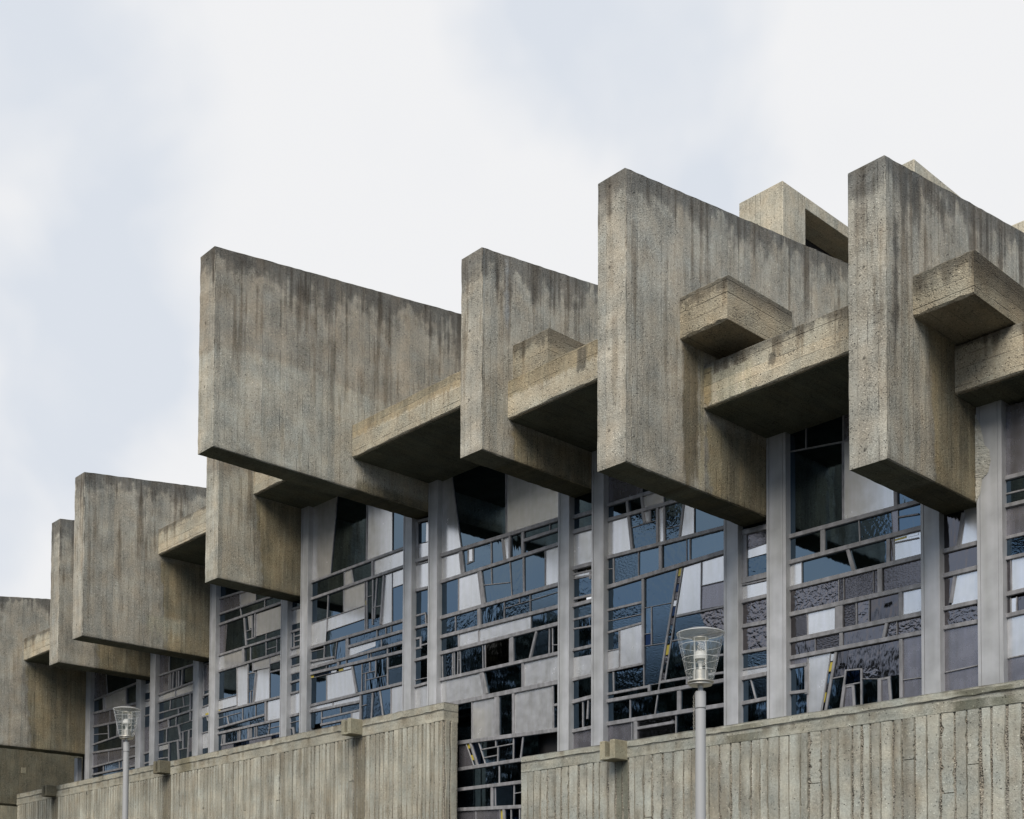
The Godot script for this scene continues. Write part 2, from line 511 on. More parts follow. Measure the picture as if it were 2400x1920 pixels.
# A fin: right side at x, front at zf, underside at yb, top at yt at its front and rising towards the back.
func fin(x: float, zf: float, yb: float, yt: float, s: int, shelter: Array, strips: Array, pour: float, top := 0.30, label := "") -> void:
	var zr := -5.0
	var ztop := func(z: float) -> float: return yt + (zf - z) * FIN_SLOPE
	rng.seed = s
	uv_shift = Vector2(rng.randf(), rng.randf())
	var st := begin()
	# the outline in (z, y), walked round and cut into short lengths
	var corner := [Vector2(zf, yb), Vector2(zf, yt), Vector2(zr, yt + (zf - zr) * FIN_SLOPE), Vector2(zr, yb)]
	var edge: Array[Vector2] = []
	var inner: Array[Vector2] = []
	var inner2: Array[Vector2] = []
	for k in 4:
		var a: Vector2 = corner[k]
		var b: Vector2 = corner[(k + 1) % 4]
		var n := maxi(2, int(a.distance_to(b) / 0.09))
		var side := (b - a).normalized().orthogonal()
		var mid := (a + b) * 0.5
		if side.dot(Vector2((zf + zr) * 0.5, (yb + yt) * 0.5) - mid) < 0.0: side = -side
		for i in n:
			var t := float(i) / n
			var p := a.lerp(b, t)
			var wob := rng.randf_range(-0.004, 0.004) if i > 0 else 0.0
			p += side * wob
			edge.append(p)
			for which in 2:
				var c := 0.007 + 0.012 * pow(rng.randf(), 3.0) + (0.03 * rng.randf() if rng.randf() < 0.07 else 0.0)
				var q := p + side * c
				if i == 0:
					var prev: Vector2 = (corner[(k + 3) % 4] - a).normalized()
					q = a + ((b - a).normalized() + prev) * c
				if which == 0: inner.append(q)
				else: inner2.append(q)
	var high: float = yt - yb
	var uv2 := func(p: Vector2) -> Vector2:
		var t: float = ztop.call(p.x)
		return Vector2(clampf((p.x - (zf - SPAN)) / SPAN, 0.002, 0.998) * 0.92, clampf((t - p.y) / high, 0.002, 0.985))
	var N := edge.size()
	for sd in 2:
		var X := x if sd == 0 else x - FIN_T
		var out := Vector3.RIGHT if sd == 0 else Vector3.LEFT
		var inn: Array[Vector2] = inner if sd == 0 else inner2
		# the face is cut into upright strips, so that the weathering lies true on it
		var cols := 40
		var lo: Array[Vector3] = []
		var hi: Array[Vector3] = []
		var lo2: Array[Vector2] = []
		var hi2: Array[Vector2] = []
		for i in cols + 1:
			var z := lerpf(zf - 0.012, zr + 0.02, float(i) / cols)
			lo.append(Vector3(X, yb + 0.012, z))
			hi.append(Vector3(X, ztop.call(z) - 0.012, z))
			lo2.append(uv2.call(Vector2(z, yb + 0.012)))
			hi2.append(uv2.call(Vector2(z, ztop.call(z) - 0.012)))
		for i in cols:
			tri(st, lo[i], hi[i], hi[i + 1], out, PackedVector2Array([lo2[i], hi2[i], hi2[i + 1]]))
			tri(st, lo[i], hi[i + 1], lo[i + 1], out, PackedVector2Array([lo2[i], hi2[i + 1], lo2[i + 1]]))
		# the worn rim between that face and the edge
		var xe := x - 0.010 if sd == 0 else x - FIN_T + 0.010
		for i in N:
			var j := (i + 1) % N
			var a3 := Vector3(xe, edge[i].y, edge[i].x)
			var b3 := Vector3(xe, edge[j].y, edge[j].x)
			var ci := inn[i]
			var cj := inn[j]
			var c3 := Vector3(X - out.x * 0.0006, cj.y, cj.x)
			var d3 := Vector3(X - out.x * 0.0006, ci.y, ci.x)
			var o3 := out + Vector3(0, edge[i].y - (yb + yt) * 0.5, edge[i].x - (zf + zr) * 0.5).normalized()
			var ua: Vector2 = uv2.call(edge[i])
			var ub: Vector2 = uv2.call(edge[j])
			tri(st, a3, b3, c3, o3, PackedVector2Array([ua, ub, ub]))
			tri(st, a3, c3, d3, o3, PackedVector2Array([ua, ub, ua]))
	# the narrow front, top and underside
	for i in N:
		var j := (i + 1) % N
		var p := edge[i]
		var q := edge[j]
		var o := Vector3(0, 0, 1) if p.x > zf - 0.01 and q.x > zf - 0.01 else (Vector3.DOWN if p.y < yb + 0.01 and q.y < yb + 0.01 else (Vector3(0, 0, -1) if p.x < zr + 0.01 and q.x < zr + 0.01 else Vector3.UP))
		var xl := x - FIN_T + 0.010
		var xr := x - 0.010
		var a3 := Vector3(xl, p.y, p.x)
		var b3 := Vector3(xr, p.y, p.x)
		var c3 := Vector3(xr, q.y, q.x)
		var d3 := Vector3(xl, q.y, q.x)
		var vp: Vector2 = uv2.call(p)
		var vq: Vector2 = uv2.call(q)
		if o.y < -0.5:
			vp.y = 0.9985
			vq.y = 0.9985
		if o.z < 0.5:
			tri(st, a3, b3, c3, o, PackedVector2Array([vp, vp, vq])); tri(st, a3, c3, d3, o, PackedVector2Array([vp, vq, vq]))
		else:
			var l := Vector2(0.930, vp.y)
			var r := Vector2(0.998, vp.y)
			var l2 := Vector2(0.930, vq.y)
			var r2 := Vector2(0.998, vq.y)
			tri(st, a3, b3, c3, o, PackedVector2Array([l, r, r2])); tri(st, a3, c3, d3, o, PackedVector2Array([l, r2, l2]))
	var sh := []
	if shelter.size() == 2: sh = [1.0 - (zf - shelter[0]) / SPAN, (yt + (zf - shelter[0]) * FIN_SLOPE - shelter[1]) / high]
	var ss := []
	for q in strips: ss.append([1.0 - (zf - q[0]) / SPAN, 1.0 - (zf - q[1]) / SPAN, q[2], q[3], q[4]])
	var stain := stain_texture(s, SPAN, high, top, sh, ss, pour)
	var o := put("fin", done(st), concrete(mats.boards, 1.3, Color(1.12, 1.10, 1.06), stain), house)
	if label: o.set_meta("label", label)

const SPAN := 4.6             # metres of a fin's side that its weathering covers, from the front

func beam(x0: float, x1: float, zf: float, yb: float, strips := []) -> void:
	rng.seed = int(absf(x0) * 100)
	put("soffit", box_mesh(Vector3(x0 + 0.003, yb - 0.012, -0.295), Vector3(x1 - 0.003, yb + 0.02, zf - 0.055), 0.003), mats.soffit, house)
	var stain := stain_texture(int(absf(x0) * 10), x1 - x0, 0.478, 0.16, [], strips, -1.0)
	put("roof_beam", chipped_beam(Vector3(x0 + 0.001, yb, -0.30), Vector3(x1 - 0.001, yb + 0.478, zf), 0.012), concrete(mats.rough_boards, 1.8, Color(1.14, 1.10, 1.02), stain), house)

func block(x: float, w: float, z0: float, z1: float, y0: float, y1: float) -> void:
	rng.seed = int(absf(x) * 100) + 7
	var stain := stain_texture(int(absf(x) * 10) + 3, w, y1 - y0, 0.30, [], [], -1.0)
	put("cantilever_block", chipped_beam(Vector3(x + 0.001, y0, z0), Vector3(x + w, y1, z1), 0.016, 0.06), concrete(mats.rough_boards, 2.2, Color(0.92, 0.87, 0.78), stain), house)

# A roof box: concrete hood open towards +x
func roof_box(x0: float, x1: float, y0: float, y1: float, z0: float, z1: float) -> void:
	var o := base("roof_box", Vector3.ZERO, house)
	rng.seed = int(absf(x0) * 100)
	put("front_wall", box_mesh(Vector3(x0, y0, z0 - 0.54), Vector3(x1, y1, z0), 0.012), mats.roof, o)
	put("rear_wall", box_mesh(Vector3(x0, y0, z1), Vector3(x1, y1, z1 + 0.4), 0.012), mats.roof, o)
	put("top_slab", box_mesh(Vector3(x0 + 0.003, y1 - 0.17, z1 + 0.4), Vector3(x1 - 0.003, y1 - 0.003, z0 - 0.54), 0.004), mats.roof, o)
	put("back_wall", box_mesh(Vector3(x0 + 0.003, y0, z1 + 0.4), Vector3(x0 + 0.30, y1 - 0.17, z0 - 0.54), 0.004), mats.inside, o)  # near-black colour carries the shade inside the hood

func mullion(x: float, w: float, y0: float, y1: float, grooves: int) -> void:
	# profile in (x, z): the face has a narrow stile at its left (and right) edge, set off by a groove
	var d := -0.17
	var p := [Vector2(0, d), Vector2(0, 0.005), Vector2(0.030, 0.005), Vector2(0.030, -0.006), Vector2(0.036, -0.006), Vector2(0.036, 0.0)]
	if grooves > 1: p += [Vector2(w - 0.042, 0.0), Vector2(w - 0.042, -0.006), Vector2(w - 0.036, -0.006), Vector2(w - 0.036, 0.0)]
	p += [Vector2(w - 0.004, 0.0), Vector2(w, -0.004), Vector2(w, d)]
	uv_shift = Vector2(rng.randf(), rng.randf())
	var st := begin()
	for i in p.size() - 1:
		var a: Vector2 = p[i]
		var b: Vector2 = p[i + 1]
		var n := Vector3(-(b.y - a.y), 0, b.x - a.x)
		quad(st, Vector3(x + a.x, y0, a.y), Vector3(x + b.x, y0, b.y), Vector3(x + b.x, y1, b.y), Vector3(x + a.x, y1, a.y), n)
	for e in [[y0, Vector3.DOWN], [y1, Vector3.UP]]:
		for i in range(1, p.size() - 1): tri(st, Vector3(x + p[0].x, e[0], p[0].y), Vector3(x + p[i].x, e[0], p[i].y), Vector3(x + p[i + 1].x, e[0], p[i + 1].y), e[1])
	put("mullion", done(st), mats.mullion, house)

# --- the glazed bays; numbers are millimetres from the bay's lower left corner
var bay_at := Vector2.ZERO
var laid := 0

func bay(x: float, y: float, called := "window_bay") -> Node3D:
	bay_at = Vector2(x, y)
	laid = 0
	rng.seed = int(absf(x) * 1000)
	return base(called, Vector3(x, y, 0), house)

const PANE_NAMES := {"k": "glass_pane", "w": "rippled_pane", "m": "rippled_pane", "n": "glass_pane", "o": "glass_pane", "y": "yellow_pane", "p": "metal_panel", "g": "metal_panel"}

func panes(b: Node3D, list: Array) -> void:
	for q in list:
		var kind: String = q[0]
		var c: Array[Vector2] = []
		var mid := Vector2.ZERO
		for i in range(1, q.size(), 2): c.append(Vector2(q[i], q[i + 1]) * 0.001)
		for v in c: mid += v / c.size()
		var size := absf((c[2] - c[0]).cross(c[3] - c[1])) * 0.5
		laid += 1
		var z := -0.102 + (laid % 4) * 0.0006 + (0.003 if kind in "pg" else 0.0) + (0.006 if size < 0.02 else 0.0)
		var tilt := Vector2(rng.randfn(0, 0.0035), rng.randfn(0, 0.0035))
		if kind == "m" or kind == "w": tilt *= 2.0
		var shift := Vector2(rng.randf(), rng.randf()) * 3.0
		var st := begin()
		var f: Array[Vector3] = []
		for v in c: f.append(Vector3(v.x, v.y, z + clampf((v - mid).dot(tilt), -0.004, 0.004)))
		var order := [[0, 1, 2], [0, 2, 3]]
		for t in order:
			var n := (f[t[0]] - f[t[2]]).cross(f[t[0]] - f[t[1]])
			for i in (t if n.z >= 0.0 else [t[0], t[2], t[1]]):
				st.set_uv(Vector2(f[i].x, -f[i].y) * 0.6 + shift)
				st.add_vertex(f[i])
		for i in 4:
			var j := (i + 1) % 4
			var back := Vector3(0, 0, -0.008)
			uv_shift = shift
			quad(st, f[i], f[j], f[j] + back, f[i] + back, (f[i] + f[j]) * 0.5 - Vector3(mid.x, mid.y, z))
		st.generate_normals()
		st.generate_tangents()
		put(PANE_NAMES[kind], st.commit(), mats[kind + str(rng.randi_range(0, 5))] if kind == "w" or kind == "m" else mats[kind], b)

func bars(b: Node3D, list: Array) -> void:
	for q in list:
		var a := Vector2(q[0], q[1]) * 0.001
		var e := Vector2(q[2], q[3]) * 0.001
		var w: float = q[4] * 0.001
		var d := (e - a).normalized()
		var s := d.orthogonal() * w * 0.5
		laid += 1
		var across := absf(d.x) > absf(d.y)
		var wide := w > 0.036
		var zf := (-0.066 if across and wide else (-0.072 if wide else -0.082)) - (laid % 5) * 0.0011
		var zb := -0.108
		var c := minf(0.004, w * 0.2)
		var st := begin()
		uv_shift = Vector2(rng.randf(), rng.randf())
		var sc := s * (1.0 - 2.0 * c / w)
		var p := [a + s, a - s, e - s, e + s]
		var i4 := [a + sc, a - sc, e - sc, e + sc]
		var P := func(v: Vector2, z: float) -> Vector3: return Vector3(v.x, v.y, z)
		quad(st, P.call(i4[0], zf), P.call(i4[1], zf), P.call(i4[2], zf), P.call(i4[3], zf), Vector3.BACK)
		for k in [0, 2]:
			var o2: Vector2 = (s if k == 2 else -s)
			var pa: Vector2 = p[1] if k == 0 else p[3]
			var pb: Vector2 = p[2] if k == 0 else p[0]
			var ia: Vector2 = i4[1] if k == 0 else i4[3]
			var ib: Vector2 = i4[2] if k == 0 else i4[0]
			var out := Vector3(o2.x, o2.y, 0).normalized()
			quad(st, P.call(ia, zf), P.call(ib, zf), P.call(pb, zf - c), P.call(pa, zf - c), out + Vector3.BACK)
			quad(st, P.call(pa, zf - c), P.call(pb, zf - c), P.call(pb, zb), P.call(pa, zb), out)
		quad(st, P.call(p[0], zf - c), P.call(p[1], zf - c), P.call(p[1], zb), P.call(p[0], zb), Vector3(-d.x, -d.y, 0))
		quad(st, P.call(p[3], zf - c), P.call(p[2], zf - c), P.call(p[2], zb), P.call(p[3], zb), Vector3(d.x, d.y, 0))
		put("transom" if across and wide else "glazing_bar", done(st), mats.transom if wide else mats.bead, b)

func bay_eighth() -> void:
	var b := bay(-8.31, 4.18, "window_bay")
	panes(b, [
		["m", 7, 875, 420, 875, 419, 726, 6, 726], ["m", 420, 875, 752, 876, 751, 727, 419, 726], ["m", 752, 876, 1304, 876, 1266, 727, 751, 727],
		["m", 1304, 876, 1417, 876, 1418, 727, 1266, 727], ["m", 1417, 876, 1769, 877, 1768, 727, 1418, 727], ["m", 5, 1175, 316, 1175, 321, 926, 4, 926],
		["p", 316, 1175, 727, 1174, 723, 927, 321, 926], ["m", 727, 1174, 936, 1174, 937, 927, 723, 927], ["m", 936, 1174, 1096, 1174, 1089, 927, 937, 927],
		["m", 1096, 1174, 1466, 1174, 1466, 928, 1089, 927], ["p", 1466, 1174, 1768, 1173, 1767, 928, 1466, 928], ["y", 696, 1091, 727, 1091, 727, 1019, 696, 1020],
		["m", 699, 1163, 730, 1161, 727, 1098, 696, 1099], ["m", 3, 1473, 721, 1475, 720, 1225, 2, 1226], ["m", 721, 1475, 784, 1475, 782, 1225, 720, 1225],
		["m", 784, 1475, 1144, 1475, 1143, 1224, 782, 1225], ["m", 1144, 1475, 1226, 1475, 1227, 1224, 1143, 1224], ["m", 1226, 1475, 1769, 1476, 1767, 1223, 1227, 1224],
		["p", 4, 1773, 249, 1774, 251, 1525, 3, 1525], ["k", 249, 1774, 839, 1775, 909, 1526, 251, 1525], ["k", 839, 1775, 1328, 1776, 1326, 1527, 909, 1526],
		["m", 1328, 1776, 1388, 1776, 1387, 1527, 1326, 1527], ["p", 1388, 1776, 1766, 1777, 1764, 1528, 1387, 1527], ["y", 1395, 1758, 1534, 1763, 1534, 1740, 1395, 1739],
		["y", 1353, 1668, 1379, 1667, 1379, 1595, 1353, 1596], ["p", 1555, 1768, 1666, 1765, 1666, 1741, 1554, 1744], ["k", -1, 2070, 527, 2068, 526, 1824, -2, 1822],
		["k", 527, 2068, 974, 2066, 984, 1826, 526, 1824], ["w", 974, 2066, 1363, 2065, 1377, 1827, 984, 1826], ["g", 1363, 2065, 1437, 2064, 1440, 1828, 1377, 1827],
		["w", 1437, 2064, 1766, 2063, 1764, 1829, 1440, 1828], ["k", 5, 3080, 780, 2982, 779, 2115, 1, 2120], ["p", 780, 2982, 1403, 2903, 1418, 2112, 779, 2115],
		["w", 1403, 2903, 1772, 2857, 1766, 2110, 1418, 2112], ["k", 9, 3350, 309, 3350, 308, 3057, 9, 3095], ["k", 309, 3350, 787, 3350, 785, 2996, 308, 3057],
		["g", 787, 3350, 1776, 3350, 1772, 2871, 785, 2996], ["g", 33, 681, 315, 679, 315, 609, 33, 619], ["w", 27, 585, 298, 582, 296, 300, 26, 315], ["k", 26, 294, 319, 287, 318, 26, 25, 14],
		["p", 328, 672, 612, 684, 473, 16, 318, 26], ["p", 623, 659, 663, 660, 644, 585, 614, 584], ["y", 611, 570, 640, 572, 617, 472, 585, 472], ["k", 581, 446, 608, 447, 586, 347, 555, 346],
		["m", 553, 342, 582, 343, 563, 251, 535, 250], ["y", 532, 244, 559, 246, 534, 141, 508, 140], ["n", 505, 131, 532, 132, 515, 20, 488, 20], ["m", 707, 668, 829, 667, 789, 396, 639, 392],
		["m", 831, 669, 1198, 668, 1196, 428, 811, 461], ["m", 1203, 667, 1455, 670, 1447, 306, 1201, 303], ["g", 1481, 678, 1718, 681, 1714, 231, 1488, 240],
		["g", 1488, 233, 1714, 226, 1713, 17, 1489, 40], ["k", 622, 386, 778, 386, 732, 20, 558, 34], ["n", 803, 449, 985, 433, 984, 289, 781, 290], ["g", 805, 265, 881, 263, 896, 27, 776, 34],
		["k", 901, 284, 984, 286, 983, 15, 913, 15], ["m", 1007, 440, 1193, 425, 1193, 300, 1003, 329], ["k", 1006, 323, 1198, 294, 1196, -4, 1001, 13],
		["g", 1224, 283, 1310, 284, 1321, 16, 1222, 21], ["k", 1329, 296, 1454, 304, 1452, 17, 1342, 13],])
	bars(b, [
		[6, 703, 1768, 703, 46], [4, 900, 1766, 902, 51], [2, 1200, 1767, 1198, 50], [3, 1499, 1764, 1502, 51], [-2, 1798, 1764, 1803, 50], [1, 2095, 1766, 2086, 48], [9, 3087, 1772, 2864, 15],
		[420, 875, 419, 726, 7], [752, 876, 751, 727, 43], [1304, 876, 1266, 727, 36], [1417, 876, 1418, 727, 8], [316, 1175, 321, 926, 9], [727, 1174, 723, 927, 97], [936, 1174, 937, 927, 17],
		[1096, 1174, 1089, 927, 9], [1466, 1174, 1466, 928, 40], [721, 1475, 720, 1225, 9], [784, 1475, 782, 1225, 7], [1144, 1475, 1143, 1224, 5], [1226, 1475, 1227, 1224, 54],
		[249, 1774, 251, 1525, 10], [839, 1775, 909, 1526, 41], [1328, 1776, 1326, 1527, 43], [1388, 1776, 1387, 1527, 17], [1400, 1719, 1673, 1706, 13], [527, 2068, 526, 1824, 56],
		[974, 2066, 984, 1826, 13], [1363, 2065, 1377, 1827, 5], [1437, 2064, 1440, 1828, 6], [1443, 1982, 1675, 1958, 17], [780, 2982, 779, 2115, 23], [1403, 2903, 1418, 2112, 43],
		[309, 3350, 308, 3057, 12], [787, 3350, 785, 2996, 21], [33, 602, 321, 596, 40], [307, 595, 308, 263, 40], [32, 307, 325, 294, 38], [321, 678, 314, 27, 14], [616, 669, 496, 32, 16],
		[683, 672, 545, 26, 33], [1467, 675, 1466, 53, 37], [1483, 241, 1714, 235, 11], [633, 387, 789, 392, 14], [795, 452, 1001, 435, 17], [803, 449, 739, 39, 22], [777, 285, 984, 290, 14],
		[788, 277, 748, 33, 37], [889, 267, 904, 26, 31], [774, 271, 905, 273, 29], [994, 438, 991, 14, 20], [1003, 327, 1201, 296, 8], [1214, 299, 1212, 13, 40], [1318, 288, 1339, 14, 31],
		[1196, 289, 1337, 290, 27],])
func bay_seventh() -> void:
	var b := bay(-11.06, 4.18, "window_bay")
	panes(b, [
		["g", 7, 4020, 632, 4020, 641, 3183, 9, 3203], ["k", 632, 4020, 2009, 4020, 2008, 3139, 641, 3183], ["k", 5, 3156, 390, 3144, 406, 2992, 5, 3008],
		["k", 390, 3144, 634, 3137, 660, 2982, 406, 2992], ["p", 634, 3137, 988, 3126, 994, 2969, 660, 2982], ["k", 988, 3126, 2008, 3096, 2008, 2930, 994, 2969],
		["p", 5, 2957, 413, 2942, 471, 2498, 6, 2514], ["w", 413, 2942, 894, 2925, 898, 2483, 471, 2498], ["p", 894, 2925, 1000, 2921, 1003, 2479, 898, 2483],
		["w", 1000, 2921, 1312, 2910, 1242, 2471, 1003, 2479], ["p", 1312, 2910, 1473, 2904, 1472, 2463, 1242, 2471], ["k", 1473, 2904, 2008, 2885, 2007, 2444, 1472, 2463],
		["p", 664, 2952, 764, 2944, 764, 2785, 690, 2786], ["k", 3, 2464, 151, 2459, 156, 2123, 4, 2120], ["w", 151, 2459, 580, 2446, 580, 2131, 156, 2123],
		["w", 580, 2446, 946, 2434, 946, 2138, 580, 2131], ["w", 946, 2434, 1355, 2422, 1355, 2146, 946, 2138], ["w", 1355, 2422, 1406, 2420, 1406, 2147, 1355, 2146],
		["w", 1406, 2420, 2011, 2401, 2011, 2159, 1406, 2147], ["w", 46, 2063, 650, 2075, 650, 1790, 47, 1806], ["w", 47, 1777, 650, 1767, 651, 1637, 47, 1654],
		["w", 47, 1642, 651, 1631, 651, 1517, 48, 1508], ["k", 41, 1489, 253, 1482, 253, 1254, 42, 1263], ["p", 48, 1257, 250, 1251, 251, 1003, 49, 1010],
		["p", 264, 1492, 648, 1512, 648, 1001, 265, 1014], ["w", 677, 2075, 1194, 2075, 1124, 1682, 677, 1703], ["w", 680, 1699, 785, 1693, 786, 1359, 680, 1366],
		["n", 680, 1364, 786, 1359, 786, 1204, 681, 1217], ["w", 797, 1691, 1119, 1678, 1020, 1193, 797, 1208], ["w", 681, 1211, 1020, 1193, 928, 710, 678, 708],
		["y", 1236, 2082, 1281, 2084, 1264, 1993, 1215, 1993], ["m", 1214, 1982, 1258, 1983, 1241, 1904, 1197, 1902], ["n", 1197, 1891, 1239, 1894, 1222, 1808, 1177, 1807],
		["m", 1174, 1796, 1218, 1798, 1202, 1713, 1157, 1711], ["p", 1157, 1700, 1200, 1698, 1188, 1631, 1143, 1634], ["n", 1141, 1625, 1186, 1627, 1163, 1521, 1118, 1514],
		["m", 1112, 1491, 1155, 1491, 1141, 1414, 1095, 1412], ["w", 1093, 1401, 1135, 1404, 1115, 1308, 1073, 1302], ["k", 1067, 1274, 1112, 1275, 1096, 1187, 1049, 1186],
		["y", 1042, 1165, 1087, 1168, 1064, 1050, 1019, 1047], ["m", 1013, 1031, 1059, 1034, 1042, 948, 999, 944], ["k", 993, 930, 1036, 935, 1019, 852, 978, 847],
		["m", 974, 831, 1016, 833, 999, 732, 956, 728], ["p", 1306, 2078, 1574, 2087, 1571, 1510, 1190, 1518], ["p", 1579, 2087, 1980, 2092, 1979, 1786, 1579, 1798],
		["g", 1575, 1788, 1979, 1778, 1979, 1494, 1572, 1512], ["w", 1180, 1478, 1552, 1466, 1695, 1148, 1148, 1215], ["m", 1552, 1466, 1979, 1458, 1978, 1140, 1695, 1148],
		["k", 1096, 1189, 1978, 1172, 1977, 673, 1016, 733], ["w", 164, 965, 663, 959, 664, 710, 164, 716], ["k", 43, 964, 151, 963, 152, 715, 44, 710],
		["k", 44, 675, 754, 674, 754, 620, 44, 629], ["k", 783, 703, 913, 706, 905, 623, 784, 622], ["k", 928, 704, 1363, 693, 1363, 622, 919, 620],
		["k", 1377, 696, 1977, 673, 1977, 614, 1377, 625], ["k", 9, 581, 441, 577, 441, 332, 9, 335], ["k", 441, 577, 896, 574, 850, 329, 441, 332],
		["k", 896, 574, 1240, 571, 1240, 326, 850, 329], ["k", 1240, 571, 2012, 565, 2011, 320, 1240, 326], ["g", 9, 281, 475, 278, 475, 11, 10, 13], ["k", 475, 278, 539, 278, 539, 10, 475, 11],
		["m", 539, 278, 1187, 274, 1187, 7, 539, 10], ["k", 1187, 274, 2011, 270, 2011, 2, 1187, 7],])
	bars(b, [
		[9, 308, 2011, 295, 53], [8, 605, 2012, 589, 48], [4, 2094, 2011, 2132, 53], [6, 2489, 2007, 2423, 46], [5, 2982, 2008, 2908, 48], [9, 3179, 2008, 3117, 45], [632, 4020, 641, 3183, 15],
		[390, 3144, 406, 2992, 39], [634, 3137, 660, 2982, 38], [988, 3126, 994, 2969, 15], [413, 2942, 471, 2498, 38], [894, 2925, 898, 2483, 37], [1000, 2921, 1003, 2479, 32],
		[1312, 2910, 1242, 2471, 35], [1473, 2904, 1472, 2463, 11], [463, 2784, 869, 2776, 9], [652, 2938, 686, 2787, 37], [764, 2944, 767, 2784, 33], [679, 2789, 784, 2785, 23],
		[1027, 2630, 1239, 2620, 7], [151, 2459, 156, 2123, 25], [580, 2446, 580, 2131, 9], [946, 2434, 946, 2138, 49], [1355, 2422, 1355, 2146, 11], [1406, 2420, 1406, 2147, 17],
		[34, 2338, 143, 2325, 9], [36, 1796, 658, 1786, 32], [36, 1650, 651, 1634, 9], [37, 1502, 665, 1522, 30], [38, 1000, 673, 1001, 34], [42, 1264, 253, 1256, 12], [254, 1487, 255, 1008, 16],
		[660, 2078, 662, 982, 39], [669, 981, 669, 709, 15], [677, 1703, 1119, 1683, 7], [791, 1692, 792, 1203, 18], [677, 1368, 790, 1361, 9], [678, 1217, 1025, 1196, 9],
		[1215, 2076, 924, 699, 31], [924, 705, 905, 624, 14], [1287, 2077, 1009, 720, 21], [1579, 2087, 1572, 1510, 11], [1575, 1794, 1979, 1785, 11], [1190, 1498, 1979, 1479, 26],
		[1127, 1204, 1978, 1185, 17], [1755, 912, 1978, 896, 27], [44, 698, 783, 694, 34], [762, 712, 762, 628, 37], [935, 720, 1374, 710, 33], [1370, 719, 1370, 626, 39],
		[1370, 708, 1977, 685, 30], [154, 972, 160, 716, 19], [783, 709, 928, 706, 7], [441, 577, 441, 332, 18], [896, 574, 850, 329, 17], [1240, 571, 1240, 326, 59], [475, 278, 475, 11, 15],
		[539, 278, 539, 10, 60], [1187, 274, 1187, 7, 14], [571, 185, 1176, 187, 38],])
